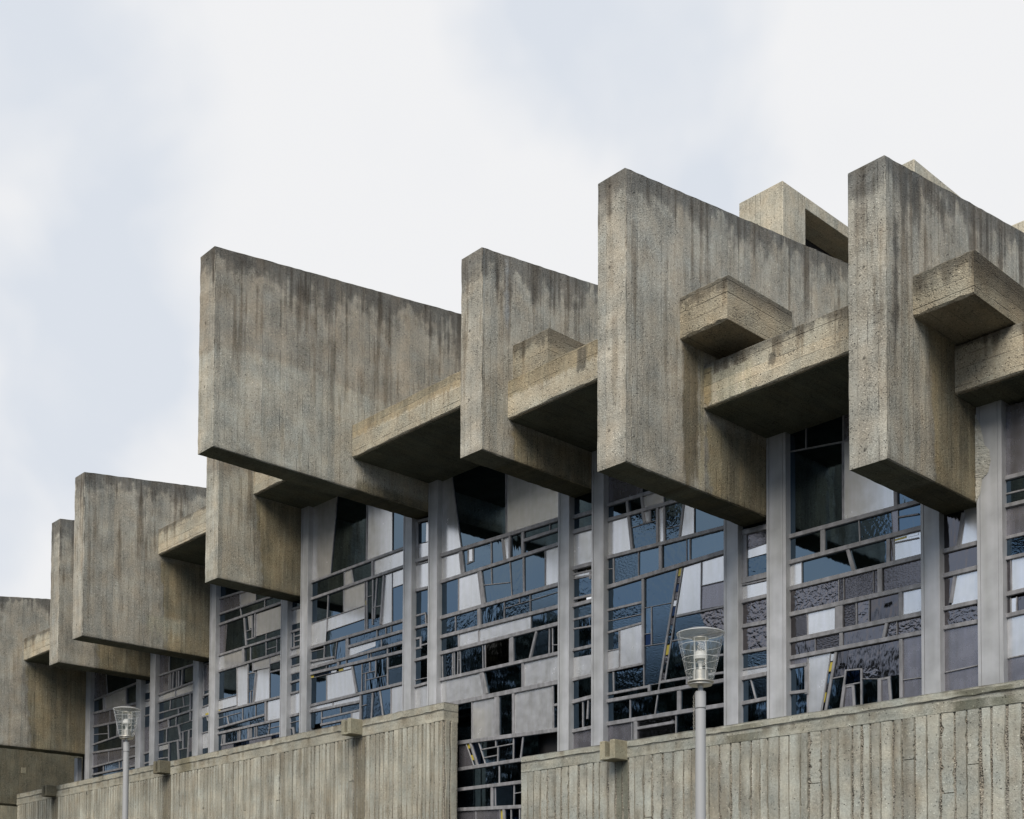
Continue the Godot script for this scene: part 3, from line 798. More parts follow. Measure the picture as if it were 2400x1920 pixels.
func bay_sixth() -> void:
	var b := bay(-14.54, 3.10, "window_bay")
	panes(b, [
		["p", 88, 5560, 390, 5560, 620, 4379, 100, 4393], ["k", 390, 5560, 1574, 5560, 1594, 4352, 620, 4379], ["p", 1574, 5560, 2749, 5560, 2755, 4319, 1594, 4352],
		["p", 97, 4334, 613, 4321, 664, 3985, 100, 3986], ["w", 613, 4321, 1274, 4305, 1280, 3984, 664, 3985], ["w", 1274, 4305, 1517, 4299, 1563, 3984, 1280, 3984],
		["p", 1517, 4299, 1672, 4295, 1671, 3983, 1563, 3984], ["w", 1672, 4295, 1938, 4288, 1940, 3983, 1671, 3983], ["k", 1938, 4288, 2755, 4268, 2756, 3982, 1940, 3983],
		["p", 792, 4308, 870, 4300, 871, 4128, 793, 4131], ["k", 95, 3937, 560, 3936, 565, 3441, 100, 3442], ["p", 560, 3936, 1031, 3934, 1121, 3439, 565, 3441],
		["w", 1031, 3934, 1666, 3933, 1713, 3437, 1121, 3439], ["w", 1666, 3933, 1949, 3932, 1960, 3436, 1713, 3437], ["k", 1949, 3932, 2374, 3931, 2377, 3435, 1960, 3436],
		["p", 2374, 3931, 2754, 3930, 2756, 3434, 2377, 3435], ["w", 97, 3391, 495, 3389, 498, 3149, 99, 3152], ["w", 495, 3389, 1032, 3386, 1038, 3144, 498, 3149],
		["w", 1032, 3386, 1559, 3383, 1560, 3139, 1038, 3144], ["w", 1559, 3383, 2083, 3380, 2085, 3134, 1560, 3139], ["w", 2083, 3380, 2760, 3376, 2761, 3128, 2085, 3134],
		["k", 98, 3102, 570, 3096, 576, 2902, 100, 2904], ["p", 570, 3096, 1013, 3091, 1018, 2901, 576, 2902], ["p", 1013, 3091, 2102, 3078, 2103, 2896, 1018, 2901],
		["k", 2102, 3078, 2758, 3071, 2759, 2894, 2103, 2896], ["k", 96, 2853, 202, 2853, 214, 2503, 100, 2504], ["w", 202, 2853, 438, 2851, 437, 2502, 214, 2503],
		["k", 438, 2851, 478, 2851, 481, 2501, 437, 2502], ["k", 478, 2851, 565, 2850, 557, 2501, 481, 2501], ["k", 565, 2850, 607, 2850, 621, 2500, 557, 2501],
		["w", 607, 2850, 1106, 2847, 1116, 2497, 621, 2500], ["k", 1106, 2847, 1156, 2846, 1163, 2497, 1116, 2497], ["o", 1156, 2846, 1672, 2843, 1675, 2493, 1163, 2497],
		["k", 1672, 2843, 1722, 2843, 1731, 2492, 1675, 2493], ["k", 1722, 2843, 2218, 2840, 2092, 2490, 1731, 2492], ["w", 2218, 2840, 2463, 2838, 2458, 2487, 2092, 2490],
		["k", 2463, 2838, 2521, 2838, 2526, 2487, 2458, 2487], ["k", 2521, 2838, 2762, 2836, 2764, 2485, 2526, 2487], ["p", 111, 2453, 1089, 2448, 1186, 2112, 114, 2119],
		["k", 1089, 2448, 1946, 2444, 1948, 2107, 1186, 2112], ["p", 1946, 2444, 2764, 2440, 2765, 2101, 1948, 2107], ["y", 1088, 2360, 1124, 2362, 1147, 2263, 1111, 2261],
		["k", 1148, 2168, 1183, 2170, 1195, 2116, 1162, 2115], ["k", 109, 2048, 881, 2047, 885, 1504, 115, 1528], ["p", 881, 2047, 1421, 2046, 1433, 1487, 885, 1504],
		["k", 1421, 2046, 1762, 2046, 1766, 1476, 1433, 1487], ["p", 1762, 2046, 2530, 2045, 2539, 1452, 1766, 1476], ["k", 2530, 2045, 2766, 2045, 2769, 1445, 2539, 1452],
		["m", 1398, 2026, 1441, 2026, 1441, 1942, 1399, 1942], ["k", 1399, 1934, 1441, 1934, 1442, 1864, 1400, 1864], ["m", 1400, 1854, 1442, 1854, 1443, 1750, 1401, 1749],
		["k", 1401, 1743, 1443, 1745, 1444, 1635, 1401, 1635], ["y", 1398, 1626, 1440, 1627, 1441, 1498, 1399, 1496], ["g", 590, 1467, 752, 1462, 937, 1113, 593, 1116],
		["y", 776, 1448, 817, 1448, 845, 1378, 805, 1376], ["m", 808, 1367, 850, 1368, 890, 1280, 846, 1278], ["y", 855, 1272, 894, 1275, 936, 1200, 891, 1196],
		["k", 894, 1188, 936, 1192, 976, 1115, 927, 1113], ["n", 869, 1462, 1023, 1454, 1177, 1107, 1018, 1108], ["k", 1031, 1453, 1755, 1431, 1757, 1105, 1185, 1106],
		["n", 1766, 1432, 1950, 1427, 1903, 1104, 1768, 1104], ["k", 1960, 1427, 2251, 1423, 2253, 1096, 1912, 1103], ["k", -3, 1064, 1469, 1066, 1471, 809, -1, 825],
		["k", 1469, 1066, 2359, 1067, 2360, 799, 1471, 809], ["k", 0, 771, 1329, 761, 1332, 491, 2, 554], ["w", 1329, 761, 1782, 758, 1777, 470, 1332, 491],
		["k", 1782, 758, 2360, 754, 2362, 443, 1777, 470], ["g", 3, 498, 980, 455, 983, 56, 7, 96], ["g", 980, 455, 1493, 433, 1520, 35, 983, 56], ["y", 1493, 433, 1578, 429, 1596, 31, 1520, 35],
		["n", 1578, 429, 1721, 423, 1721, 26, 1596, 31], ["n", 1721, 423, 1892, 416, 1895, 19, 1721, 26], ["k", 1892, 416, 2362, 395, 2364, 0, 1895, 19],])
	bars(b, [
		[115, 2083, 2765, 2073, 64], [100, 2479, 2764, 2462, 48], [100, 2879, 2759, 2865, 54], [99, 3127, 2761, 3099, 54], [100, 3417, 2756, 3405, 54], [101, 3961, 2757, 3956, 50],
		[100, 4364, 2755, 4293, 55], [115, 1496, 2769, 1419, 57], [-4, 1090, 2358, 1092, 52], [0, 798, 2360, 777, 50], [3, 526, 2362, 419, 52], [390, 5560, 620, 4379, 15],
		[1574, 5560, 1594, 4352, 25], [613, 4321, 664, 3985, 77], [1274, 4305, 1280, 3984, 22], [1517, 4299, 1563, 3984, 39], [1672, 4295, 1671, 3983, 36], [1938, 4288, 1940, 3983, 52],
		[777, 4305, 779, 4121, 31], [881, 4300, 883, 4111, 27], [747, 4106, 883, 4118, 17], [1964, 4161, 2638, 4157, 45], [2468, 4280, 2464, 4182, 13], [560, 3936, 565, 3441, 12],
		[1031, 3934, 1121, 3439, 84], [1666, 3933, 1713, 3437, 18], [1949, 3932, 1960, 3436, 35], [2374, 3931, 2377, 3435, 10], [1279, 3920, 1293, 3689, 15], [1124, 3713, 1663, 3638, 14],
		[495, 3389, 498, 3149, 12], [1032, 3386, 1038, 3144, 67], [1559, 3383, 1560, 3139, 11], [2083, 3380, 2085, 3134, 10], [1558, 3288, 2642, 3304, 8], [1867, 3369, 1868, 3298, 10],
		[570, 3096, 576, 2902, 23], [1013, 3091, 1018, 2901, 15], [2102, 3078, 2103, 2896, 10], [202, 2853, 214, 2503, 20], [438, 2851, 437, 2502, 19], [478, 2851, 481, 2501, 15],
		[565, 2850, 557, 2501, 15], [607, 2850, 621, 2500, 15], [1106, 2847, 1116, 2497, 15], [1156, 2846, 1163, 2497, 15], [1672, 2843, 1675, 2493, 14], [1722, 2843, 1731, 2492, 70],
		[2218, 2840, 2092, 2490, 38], [2463, 2838, 2458, 2487, 16], [2521, 2838, 2526, 2487, 16], [2525, 2596, 2645, 2582, 11], [430, 2616, 472, 2616, 10], [555, 2715, 612, 2713, 10],
		[1089, 2448, 1186, 2112, 88], [1946, 2444, 1948, 2107, 43], [881, 2047, 885, 1504, 19], [1421, 2046, 1433, 1487, 89], [1762, 2046, 1766, 1476, 45], [2530, 2045, 2539, 1452, 32],
		[2538, 1769, 2649, 1771, 34], [750, 1465, 931, 1111, 15], [853, 1458, 1011, 1111, 36], [1021, 1455, 1180, 1104, 16], [1088, 1329, 1766, 1336, 17], [1148, 1204, 1443, 1213, 16],
		[1397, 1448, 1398, 1341, 16], [1442, 1326, 1437, 1107, 20], [1763, 1433, 1759, 1101, 21], [1957, 1430, 1903, 1102, 25], [1469, 1066, 1471, 809, 19], [1329, 761, 1332, 491, 47],
		[1782, 758, 1777, 470, 15], [1783, 634, 1947, 640, 15], [1387, 755, 1395, 495, 16], [980, 455, 983, 56, 10], [1493, 433, 1520, 35, 12], [1578, 429, 1596, 31, 43],
		[1721, 423, 1721, 26, 18], [1892, 416, 1895, 19, 21],])
func bay_fifth() -> void:
	var b := bay(-17.90, 5.12, "window_bay")
	panes(b, [
		["p", 0, 4020, 836, 4020, 655, 2687, 25, 2687], ["k", 836, 4020, 1659, 4020, 1653, 2686, 655, 2687], ["p", 1659, 4020, 2322, 4020, 2331, 2686, 1653, 2686],
		["k", 2322, 4020, 2713, 4020, 2730, 2686, 2331, 2686], ["k", 14, 2642, 1040, 2642, 1044, 2396, 18, 2394], ["p", 1040, 2642, 1235, 2642, 1298, 2397, 1044, 2396],
		["k", 1235, 2642, 1821, 2642, 1824, 2398, 1298, 2397], ["p", 1821, 2642, 2725, 2642, 2728, 2400, 1824, 2398], ["k", 61, 2353, 574, 2350, 551, 1953, 80, 1951],
		["k", 608, 2350, 1025, 2346, 1031, 1971, 565, 1957], ["p", 1036, 2346, 1612, 2346, 1617, 1969, 1042, 1971], ["p", 80, 1947, 551, 1949, 512, 1555, 87, 1559],
		["p", 569, 1949, 1617, 1958, 1621, 1750, 562, 1733], ["k", 573, 1728, 1621, 1740, 1623, 1565, 530, 1551], ["y", 1627, 2041, 1661, 2039, 1662, 1967, 1628, 1968],
		["k", 1682, 2344, 2133, 2344, 2050, 1672, 1691, 1727], ["w", 1691, 1730, 2050, 1674, 2042, 1564, 1693, 1573], ["p", 2144, 2342, 2323, 2341, 2329, 1568, 2052, 1566],
		["p", 2331, 2341, 2724, 2344, 2727, 2108, 2334, 2105], ["k", 2334, 2094, 2727, 2099, 2735, 1513, 2333, 1560], ["k", 77, 1472, 498, 1458, 501, 1280, 80, 1302],
		["w", 508, 1510, 854, 1502, 800, 1217, 501, 1276], ["w", 858, 1502, 1127, 1499, 1132, 1181, 805, 1209], ["p", 92, 1280, 786, 1242, 787, 1196, 93, 1225],
		["w", 1178, 1503, 1939, 1498, 1941, 1390, 1179, 1389], ["w", 1954, 1499, 2314, 1499, 2315, 1392, 1955, 1394], ["w", 2318, 1498, 2735, 1497, 2736, 1383, 2319, 1391],
		["p", 1184, 1340, 1900, 1331, 1901, 1254, 1186, 1214], ["k", 1186, 1218, 1901, 1257, 1902, 1199, 1186, 1214], ["k", 1910, 1332, 2059, 1328, 2061, 1216, 1912, 1217],
		["k", 2067, 1329, 2737, 1334, 2738, 1210, 2069, 1215], ["k", 17, 1163, 567, 1163, 557, 1106, 18, 1116], ["w", 567, 1163, 904, 1162, 905, 1100, 557, 1106],
		["w", 904, 1162, 1119, 1162, 1120, 1096, 905, 1100], ["w", 1119, 1162, 1713, 1162, 1714, 1085, 1120, 1096], ["w", 1713, 1162, 1785, 1162, 1787, 1084, 1714, 1085],
		["w", 1785, 1162, 2225, 1162, 2226, 1076, 1787, 1084], ["w", 2225, 1162, 2725, 1161, 2727, 1067, 2226, 1076], ["y", 73, 1059, 186, 1052, 187, 1017, 73, 1024],
		["y", 913, 1039, 1026, 1036, 1027, 1002, 913, 1004], ["p", 1046, 1038, 1266, 1034, 1266, 1003, 1047, 1004], ["p", 699, 1044, 846, 1037, 846, 1007, 699, 1012],
		["n", 191, 1054, 676, 1042, 677, 1011, 191, 1024], ["k", 74, 1011, 211, 1004, 218, 571, 82, 570], ["k", 215, 1003, 559, 990, 566, 580, 223, 574],
		["p", 568, 990, 1273, 982, 1396, 578, 575, 578], ["w", 1316, 1023, 1551, 1019, 1542, 578, 1431, 581], ["w", 1561, 1020, 1758, 1018, 1760, 860, 1559, 861],
		["w", 1769, 1018, 1919, 1015, 1913, 856, 1771, 858], ["w", 1931, 1017, 2213, 1014, 2217, 742, 1927, 747], ["w", 1555, 853, 1649, 852, 1649, 580, 1547, 580],
		["w", 1662, 850, 1909, 849, 1910, 744, 1663, 747], ["w", 1663, 739, 2217, 735, 2219, 579, 1657, 581], ["k", 2243, 1019, 2741, 1012, 2743, 839, 2246, 848],
		["w", 2246, 818, 2743, 812, 2746, 574, 2249, 579], ["p", 95, 521, 749, 510, 750, 448, 96, 457], ["p", 762, 508, 1511, 513, 1512, 433, 763, 449],
		["k", 85, 421, 207, 418, 212, 161, 90, 156], ["w", 214, 403, 429, 404, 425, 215, 218, 214], ["w", 435, 406, 972, 401, 974, 302, 437, 293], ["w", 979, 400, 1513, 394, 1515, 293, 981, 303],
		["w", 424, 268, 1271, 272, 1274, 106, 427, 108], ["p", 1289, 275, 1508, 276, 1512, 75, 1292, 78], ["w", 1548, 513, 1675, 512, 1674, 29, 1555, 31],
		["w", 1688, 513, 1835, 512, 1808, 12, 1674, 16], ["w", 1856, 511, 2025, 512, 2125, -3, 1821, 23], ["k", 2050, 513, 2311, 512, 2317, 22, 2151, 18],
		["p", 2327, 512, 2747, 516, 2753, 14, 2329, 20],])
	bars(b, [
		[25, 2664, 2730, 2664, 44], [19, 2372, 2728, 2375, 47], [22, 1536, 2724, 1531, 49], [17, 1187, 2729, 1186, 49], [19, 1092, 2727, 1042, 49], [29, 543, 2727, 549, 47],
		[836, 4020, 655, 2687, 14], [1659, 4020, 1653, 2686, 31], [2322, 4020, 2331, 2686, 19], [1040, 2642, 1044, 2396, 18], [1235, 2642, 1298, 2397, 33], [1821, 2642, 1824, 2398, 47],
		[592, 2350, 555, 1729, 19], [1027, 2346, 1033, 1973, 14], [551, 1957, 1617, 1965, 13], [80, 1951, 558, 1956, 11], [555, 1734, 1621, 1748, 11], [1618, 2347, 1630, 1561, 22],
		[1669, 2346, 1676, 1563, 32], [1823, 2344, 1823, 1613, 34], [1933, 2344, 1868, 1694, 34], [2123, 2341, 2046, 1571, 42], [1815, 1885, 2058, 1875, 19], [1690, 2090, 1816, 2087, 13],
		[2327, 2342, 2331, 1568, 12], [2326, 2101, 2727, 2105, 10], [77, 1472, 509, 1456, 11], [497, 1508, 484, 1286, 23], [854, 1502, 800, 1213, 13], [68, 1304, 797, 1261, 38],
		[1146, 1543, 1152, 1198, 76], [1945, 1503, 1947, 1382, 21], [2314, 1499, 2315, 1392, 12], [2172, 1500, 2173, 1392, 17], [1184, 1365, 2736, 1368, 46], [2059, 1331, 2061, 1216, 21],
		[567, 1163, 557, 1106, 14], [904, 1162, 905, 1100, 54], [1119, 1162, 1120, 1096, 18], [1713, 1162, 1714, 1085, 19], [1785, 1162, 1787, 1084, 17], [2225, 1162, 2226, 1076, 29],
		[74, 1015, 1321, 991, 8], [563, 990, 570, 575, 14], [1290, 1025, 1418, 575, 36], [1553, 1021, 1542, 579, 17], [1760, 1018, 1763, 859, 17], [1923, 1017, 1914, 753, 17],
		[1555, 860, 1913, 856, 10], [1651, 851, 1651, 580, 15], [1652, 743, 2217, 740, 10], [2229, 1018, 2233, 574, 33], [2242, 837, 2743, 831, 31], [756, 509, 757, 447, 16],
		[84, 444, 1523, 418, 45], [426, 402, 426, 148, 16], [975, 401, 976, 301, 16], [424, 282, 1525, 282, 32], [1276, 277, 1278, 105, 20], [426, 177, 1273, 171, 37], [1528, 513, 1535, 47, 43],
		[1550, 337, 1677, 345, 13], [1843, 511, 1812, 37, 30], [2030, 514, 2130, 46, 32], [2317, 511, 2321, 21, 12],])
func bay_fourth() -> void:
	var b := bay(-20.92, 5.17, "window_bay")
	panes(b, [
		["k", -4, 3630, 954, 3630, 971, 2927, 13, 2970], ["k", 954, 3630, 2267, 3630, 2283, 2867, 971, 2927], ["g", 3, 2931, 780, 2897, 814, 2657, 10, 2671],
		["p", 780, 2897, 1339, 2872, 1344, 2648, 814, 2657], ["k", 1339, 2872, 2284, 2830, 2288, 2632, 1344, 2648], ["k", 9, 2631, 819, 2618, 850, 2473, 13, 2472],
		["k", 819, 2618, 1644, 2605, 1646, 2475, 850, 2473], ["k", 1644, 2605, 2285, 2595, 2287, 2476, 1646, 2475], ["g", 22, 2432, 345, 2422, 282, 1885, 36, 1888],
		["k", 345, 2422, 956, 2406, 1029, 1892, 286, 1887], ["p", 1111, 2415, 1208, 2410, 1205, 2183, 1157, 2185], ["k", 968, 2413, 1313, 2403, 1323, 1979, 1043, 1990],
		["p", 1349, 2407, 2325, 2395, 2333, 1997, 1350, 2000], ["k", 1048, 1982, 2333, 1982, 2335, 1871, 1050, 1891], ["p", 21, 1850, 943, 1844, 957, 1590, 27, 1591],
		["k", 943, 1844, 1181, 1842, 1187, 1590, 957, 1590], ["k", 1181, 1842, 1703, 1838, 1709, 1589, 1187, 1590], ["k", 1703, 1838, 2265, 1834, 2270, 1588, 1709, 1589],
		["k", 37, 1552, 225, 1545, 239, 1003, 51, 1014], ["k", 229, 1544, 710, 1539, 722, 1025, 243, 1016], ["p", 51, 1009, 722, 1015, 727, 843, 55, 844],
		["y", 55, 839, 139, 835, 139, 809, 56, 810], ["m", 155, 835, 727, 833, 727, 813, 155, 815], ["p", 719, 1539, 1081, 1535, 1094, 815, 741, 806],
		["k", 1115, 1536, 1244, 1538, 1245, 1359, 1119, 1361], ["w", 1123, 1348, 1368, 1334, 1320, 1021, 1130, 1033], ["w", 1130, 1023, 1311, 1022, 1287, 805, 1135, 809],
		["p", 1278, 1536, 1827, 1538, 1831, 1360, 1281, 1393], ["p", 1406, 1373, 1817, 1354, 1825, 806, 1312, 810], ["p", 1837, 1538, 2295, 1533, 2297, 1430, 1840, 1431],
		["k", 1840, 1408, 2298, 1407, 2300, 1276, 1843, 1284], ["k", 1833, 1258, 2301, 1244, 2310, 800, 1835, 813], ["w", 57, 758, 931, 752, 937, 519, 63, 521],
		["w", 942, 752, 1376, 750, 1381, 535, 948, 532], ["w", 1387, 750, 1694, 749, 1698, 552, 1392, 544], ["k", 65, 472, 1180, 495, 1181, 413, 66, 407],
		["w", 1187, 496, 1699, 508, 1702, 405, 1189, 411], ["p", 1762, 759, 2311, 756, 2318, 407, 1769, 417], ["k", 34, 369, 235, 368, 205, 176, 39, 177],
		["w", 235, 368, 787, 365, 786, 170, 205, 176], ["w", 787, 365, 1130, 363, 1127, 167, 786, 170], ["k", 1130, 363, 1428, 362, 1433, 165, 1127, 167],
		["w", 1428, 362, 1852, 359, 1807, 161, 1433, 165], ["k", 1852, 359, 2263, 357, 2267, 157, 1807, 161], ["g", 202, 146, 614, 139, 617, 15, 185, 23],
		["n", 619, 140, 1162, 131, 1165, 13, 622, 15], ["g", 1169, 130, 1896, 122, 1898, 7, 1172, 13], ["n", 1903, 123, 2324, 118, 2326, -4, 1906, 7], ["k", 53, 171, 195, 165, 176, 3, 57, 6],])
	bars(b, [
		[14, 2950, 2283, 2848, 38], [10, 2651, 2288, 2613, 38], [13, 2452, 2288, 2449, 46], [24, 1870, 2274, 1855, 41], [28, 1568, 2270, 1565, 46], [33, 791, 2263, 780, 40],
		[33, 390, 2262, 381, 45], [954, 3630, 971, 2927, 21], [780, 2897, 814, 2657, 17], [1339, 2872, 1344, 2648, 10], [819, 2618, 850, 2473, 25], [1644, 2605, 1646, 2475, 28],
		[958, 2411, 1042, 1893, 41], [1091, 2413, 1145, 2161, 22], [1220, 2410, 1230, 1996, 29], [1023, 2151, 1234, 2153, 15], [1039, 1990, 1356, 1984, 26], [1333, 2416, 1330, 1983, 41],
		[1350, 1998, 2333, 1989, 9], [1702, 1991, 1697, 1872, 28], [943, 1844, 957, 1590, 71], [1181, 1842, 1187, 1590, 25], [1703, 1838, 1709, 1589, 28], [1718, 1699, 2052, 1697, 19],
		[2047, 1837, 2050, 1585, 27], [51, 1019, 728, 1024, 8], [716, 1540, 737, 806, 12], [1100, 1539, 1113, 808, 34], [1263, 1537, 1267, 1360, 32], [1115, 1360, 1386, 1347, 20],
		[1127, 1029, 1315, 1029, 8], [1208, 1024, 1210, 801, 15], [1385, 1341, 1301, 810, 37], [1285, 1391, 1831, 1362, 6], [1827, 1542, 1832, 805, 18], [1840, 1421, 2297, 1425, 23],
		[1836, 1273, 2301, 1261, 27], [935, 749, 937, 524, 19], [1381, 749, 1381, 535, 11], [69, 677, 844, 683, 14], [394, 670, 448, 523, 18], [44, 490, 1703, 529, 38],
		[1722, 773, 1731, 392, 54], [235, 368, 205, 176, 20], [787, 365, 786, 170, 23], [1130, 363, 1127, 167, 21], [1428, 362, 1433, 165, 15], [1852, 359, 1807, 161, 21],
		[279, 357, 273, 176, 20], [318, 356, 317, 175, 16], [856, 354, 847, 175, 23], [1161, 356, 1159, 178, 17], [1207, 355, 1205, 177, 19], [1244, 356, 1244, 177, 15],
		[1363, 355, 1363, 178, 22], [191, 163, 2323, 143, 34], [1833, 267, 2321, 268, 12],])
func bay_third() -> void:
	var b := bay(-23.28, 5.22, "window_bay")
	panes(b, [
		["g", 1, 2980, 492, 2980, 490, 1822, 37, 1821], ["k", 492, 2980, 1512, 2980, 1544, 1822, 490, 1822], ["g", 33, 1787, 491, 1784, 482, 1443, 44, 1428],
		["k", 491, 1784, 1541, 1777, 1549, 1482, 482, 1443], ["p", 45, 1393, 763, 1414, 766, 1284, 49, 1283], ["p", 763, 1414, 1546, 1437, 1550, 1284, 766, 1284],
		["k", 50, 1244, 1547, 1242, 1555, 940, 61, 885], ["g", 62, 846, 507, 861, 531, 687, 67, 678], ["k", 507, 861, 1556, 896, 1561, 706, 531, 687],
		["k", 67, 701, 1561, 724, 1571, 373, 77, 379], ["k", 76, 402, 1570, 395, 1581, -2, 88, 11], ["p", 113, 366, 540, 369, 543, 269, 116, 271],
		["g", 1358, 398, 1525, 400, 1533, 116, 1339, 122],])
	bars(b, [
		[37, 1804, 1545, 1800, 40], [45, 1410, 1550, 1459, 40], [49, 1263, 1551, 1263, 41], [62, 865, 1556, 918, 42], [492, 2980, 490, 1822, 24], [491, 1784, 482, 1443, 24],
		[763, 1414, 766, 1284, 19], [507, 861, 531, 687, 37], [83, 1040, 1385, 1027, 27], [94, 691, 938, 690, 32], [947, 702, 1490, 717, 18], [103, 397, 1028, 393, 32],
		[563, 1772, 573, 1452, 42], [688, 1775, 665, 1452, 42], [816, 1772, 825, 1456, 42], [898, 1773, 907, 1457, 42], [1056, 1775, 1029, 1461, 41], [1382, 1260, 1384, 717, 45],
		[579, 1252, 553, 1040, 33], [1067, 1239, 1118, 1030, 31], [915, 1013, 918, 923, 37], [819, 880, 811, 702, 32], [433, 693, 427, 409, 28], [915, 700, 1020, 358, 52],
		[997, 540, 1495, 549, 18], [1101, 536, 1110, 192, 36], [1345, 546, 1309, -47, 45], [944, 202, 1319, 199, 18], [893, 389, 950, -32, 54], [544, 384, 547, -12, 37], [107, 272, 548, 273, 18],
		[111, 114, 553, 96, 27],])
func bay_second() -> void:
	var b := bay(-26.26, 5.02, "window_bay")
	panes(b, [
		["g", -2, 2680, 631, 2680, 739, 1964, 26, 1935], ["k", 631, 2680, 2184, 2680, 2206, 2022, 739, 1964], ["k", 27, 1900, 564, 1919, 586, 1646, 37, 1661],
		["p", 564, 1919, 1626, 1957, 1649, 1616, 586, 1646], ["k", 1626, 1957, 2207, 1978, 2220, 1600, 1649, 1616], ["g", 39, 1613, 881, 1588, 890, 1333, 48, 1364],
		["g", 881, 1588, 2193, 1549, 2202, 1283, 890, 1333], ["k", 50, 1318, 801, 1291, 837, 951, 65, 917], ["k", 801, 1291, 1250, 1275, 1272, 970, 837, 951],
		["k", 1250, 1275, 2203, 1240, 2210, 1011, 1272, 970], ["k", 22, 928, 1508, 993, 1501, 732, 27, 789], ["g", 1508, 993, 2212, 1024, 2223, 704, 1501, 732],
		["g", 72, 744, 837, 715, 845, 476, 82, 465], ["g", 837, 715, 1485, 691, 1492, 485, 845, 476], ["g", 1485, 691, 2222, 663, 2227, 496, 1492, 485],
		["n", 84, 427, 604, 435, 609, 303, 88, 304], ["k", 604, 435, 1359, 447, 1364, 301, 609, 303], ["k", 1359, 447, 1499, 449, 1504, 300, 1364, 301],
		["g", 1499, 449, 2229, 460, 2234, 298, 1504, 300], ["k", 90, 259, 2235, 255, 2244, 1, 100, 4],])
	bars(b, [
		[27, 1918, 2206, 2000, 39], [37, 1637, 2220, 1574, 50], [49, 1341, 2202, 1261, 45], [28, 768, 2224, 683, 42], [83, 446, 2228, 478, 37], [89, 282, 2235, 276, 44],
		[631, 2680, 739, 1964, 29], [564, 1919, 586, 1646, 54], [1626, 1957, 1649, 1616, 45], [881, 1588, 890, 1333, 18], [801, 1291, 837, 951, 35], [1250, 1275, 1272, 970, 80],
		[1508, 993, 1501, 732, 57], [837, 715, 845, 476, 18], [1485, 691, 1492, 485, 23], [604, 435, 609, 303, 24], [1359, 447, 1364, 301, 34], [1499, 449, 1504, 300, 34],
		[66, 943, 1435, 992, 37], [1379, 984, 2150, 1038, 36], [100, 1165, 814, 1104, 19],])
func bay_under_seventh_fin() -> void:
	var b := bay(-8.90, 4.17, "narrow_window_bay")
	panes(b, [
		["k", 8, 2522, 397, 2500, 396, 2284, 8, 2315], ["m", 94, 2268, 396, 2259, 396, 2119, 94, 2093], ["p", 94, 2087, 395, 2104, 395, 1992, 94, 1992],
		["w", 94, 1984, 395, 1980, 394, 1734, 93, 1753], ["p", 6, 1673, 394, 1663, 394, 1506, 6, 1518], ["m", 6, 1474, 394, 1465, 393, 1195, 5, 1216], ["m", 5, 1178, 393, 1162, 392, 884, 5, 900],
		["w", 4, 874, 392, 864, 391, 682, 4, 699], ["p", 4, 676, 391, 672, 391, 597, 4, 599], ["w", 4, 560, 391, 561, 390, 304, 3, 303], ["k", 3, 267, 390, 274, 389, -2, 3, -5],])
	bars(b, [
		[14, 2308, 381, 2296, 62], [13, 1734, 379, 1732, 67], [57, 2328, 56, 1683, 70], [6, 1689, 379, 1681, 23], [6, 1492, 379, 1489, 46], [5, 1198, 378, 1185, 46], [5, 889, 377, 877, 36],
		[4, 689, 376, 680, 25], [4, 581, 376, 584, 51], [3, 288, 375, 296, 46], [140, 552, 212, 299, 18],])
func bay_under_sixth_fin() -> void:
	var b := bay(-11.63, 4.13, "narrow_window_bay")
	panes(b, [
		["k", -4, 3489, 362, 3481, 363, 3219, -3, 3235], ["k", -2, 3209, 363, 3190, 364, 3015, -2, 3040], ["p", -2, 2999, 364, 2980, 365, 2528, 0, 2550],
		["p", 25, 2457, 303, 2431, 303, 2379, 25, 2410], ["w", 1, 2374, 366, 2354, 367, 2111, 2, 2127], ["w", 3, 2003, 367, 2001, 367, 1839, 3, 1850],
		["w", 3, 1824, 368, 1816, 368, 1689, 4, 1721], ["k", 4, 1704, 368, 1677, 369, 1435, 5, 1440], ["k", 5, 1410, 369, 1406, 369, 1314, 5, 1334], ["p", 5, 1328, 369, 1314, 370, 1048, 7, 1041],
		["k", 7, 1012, 370, 1020, 371, 755, 8, 743], ["k", 8, 708, 371, 726, 372, 359, 9, 358], ["g", 10, 323, 372, 330, 374, 14, 11, -4],])
	bars(b, [
		[-3, 3223, 351, 3210, 53], [-2, 3022, 352, 3007, 56], [0, 2530, 353, 2519, 53], [1, 2450, 354, 2432, 29], [1, 2397, 354, 2371, 29], [2, 2121, 355, 2107, 35], [2, 2027, 355, 2026, 52],
		[3, 1839, 356, 1835, 29], [4, 1715, 356, 1691, 23], [5, 1428, 357, 1425, 41], [7, 1030, 358, 1039, 46], [8, 731, 359, 751, 52], [281, 716, 263, 473, 24], [183, 715, 185, 353, 20],
		[10, 340, 361, 349, 46], [307, 2448, 307, 2326, 32],])
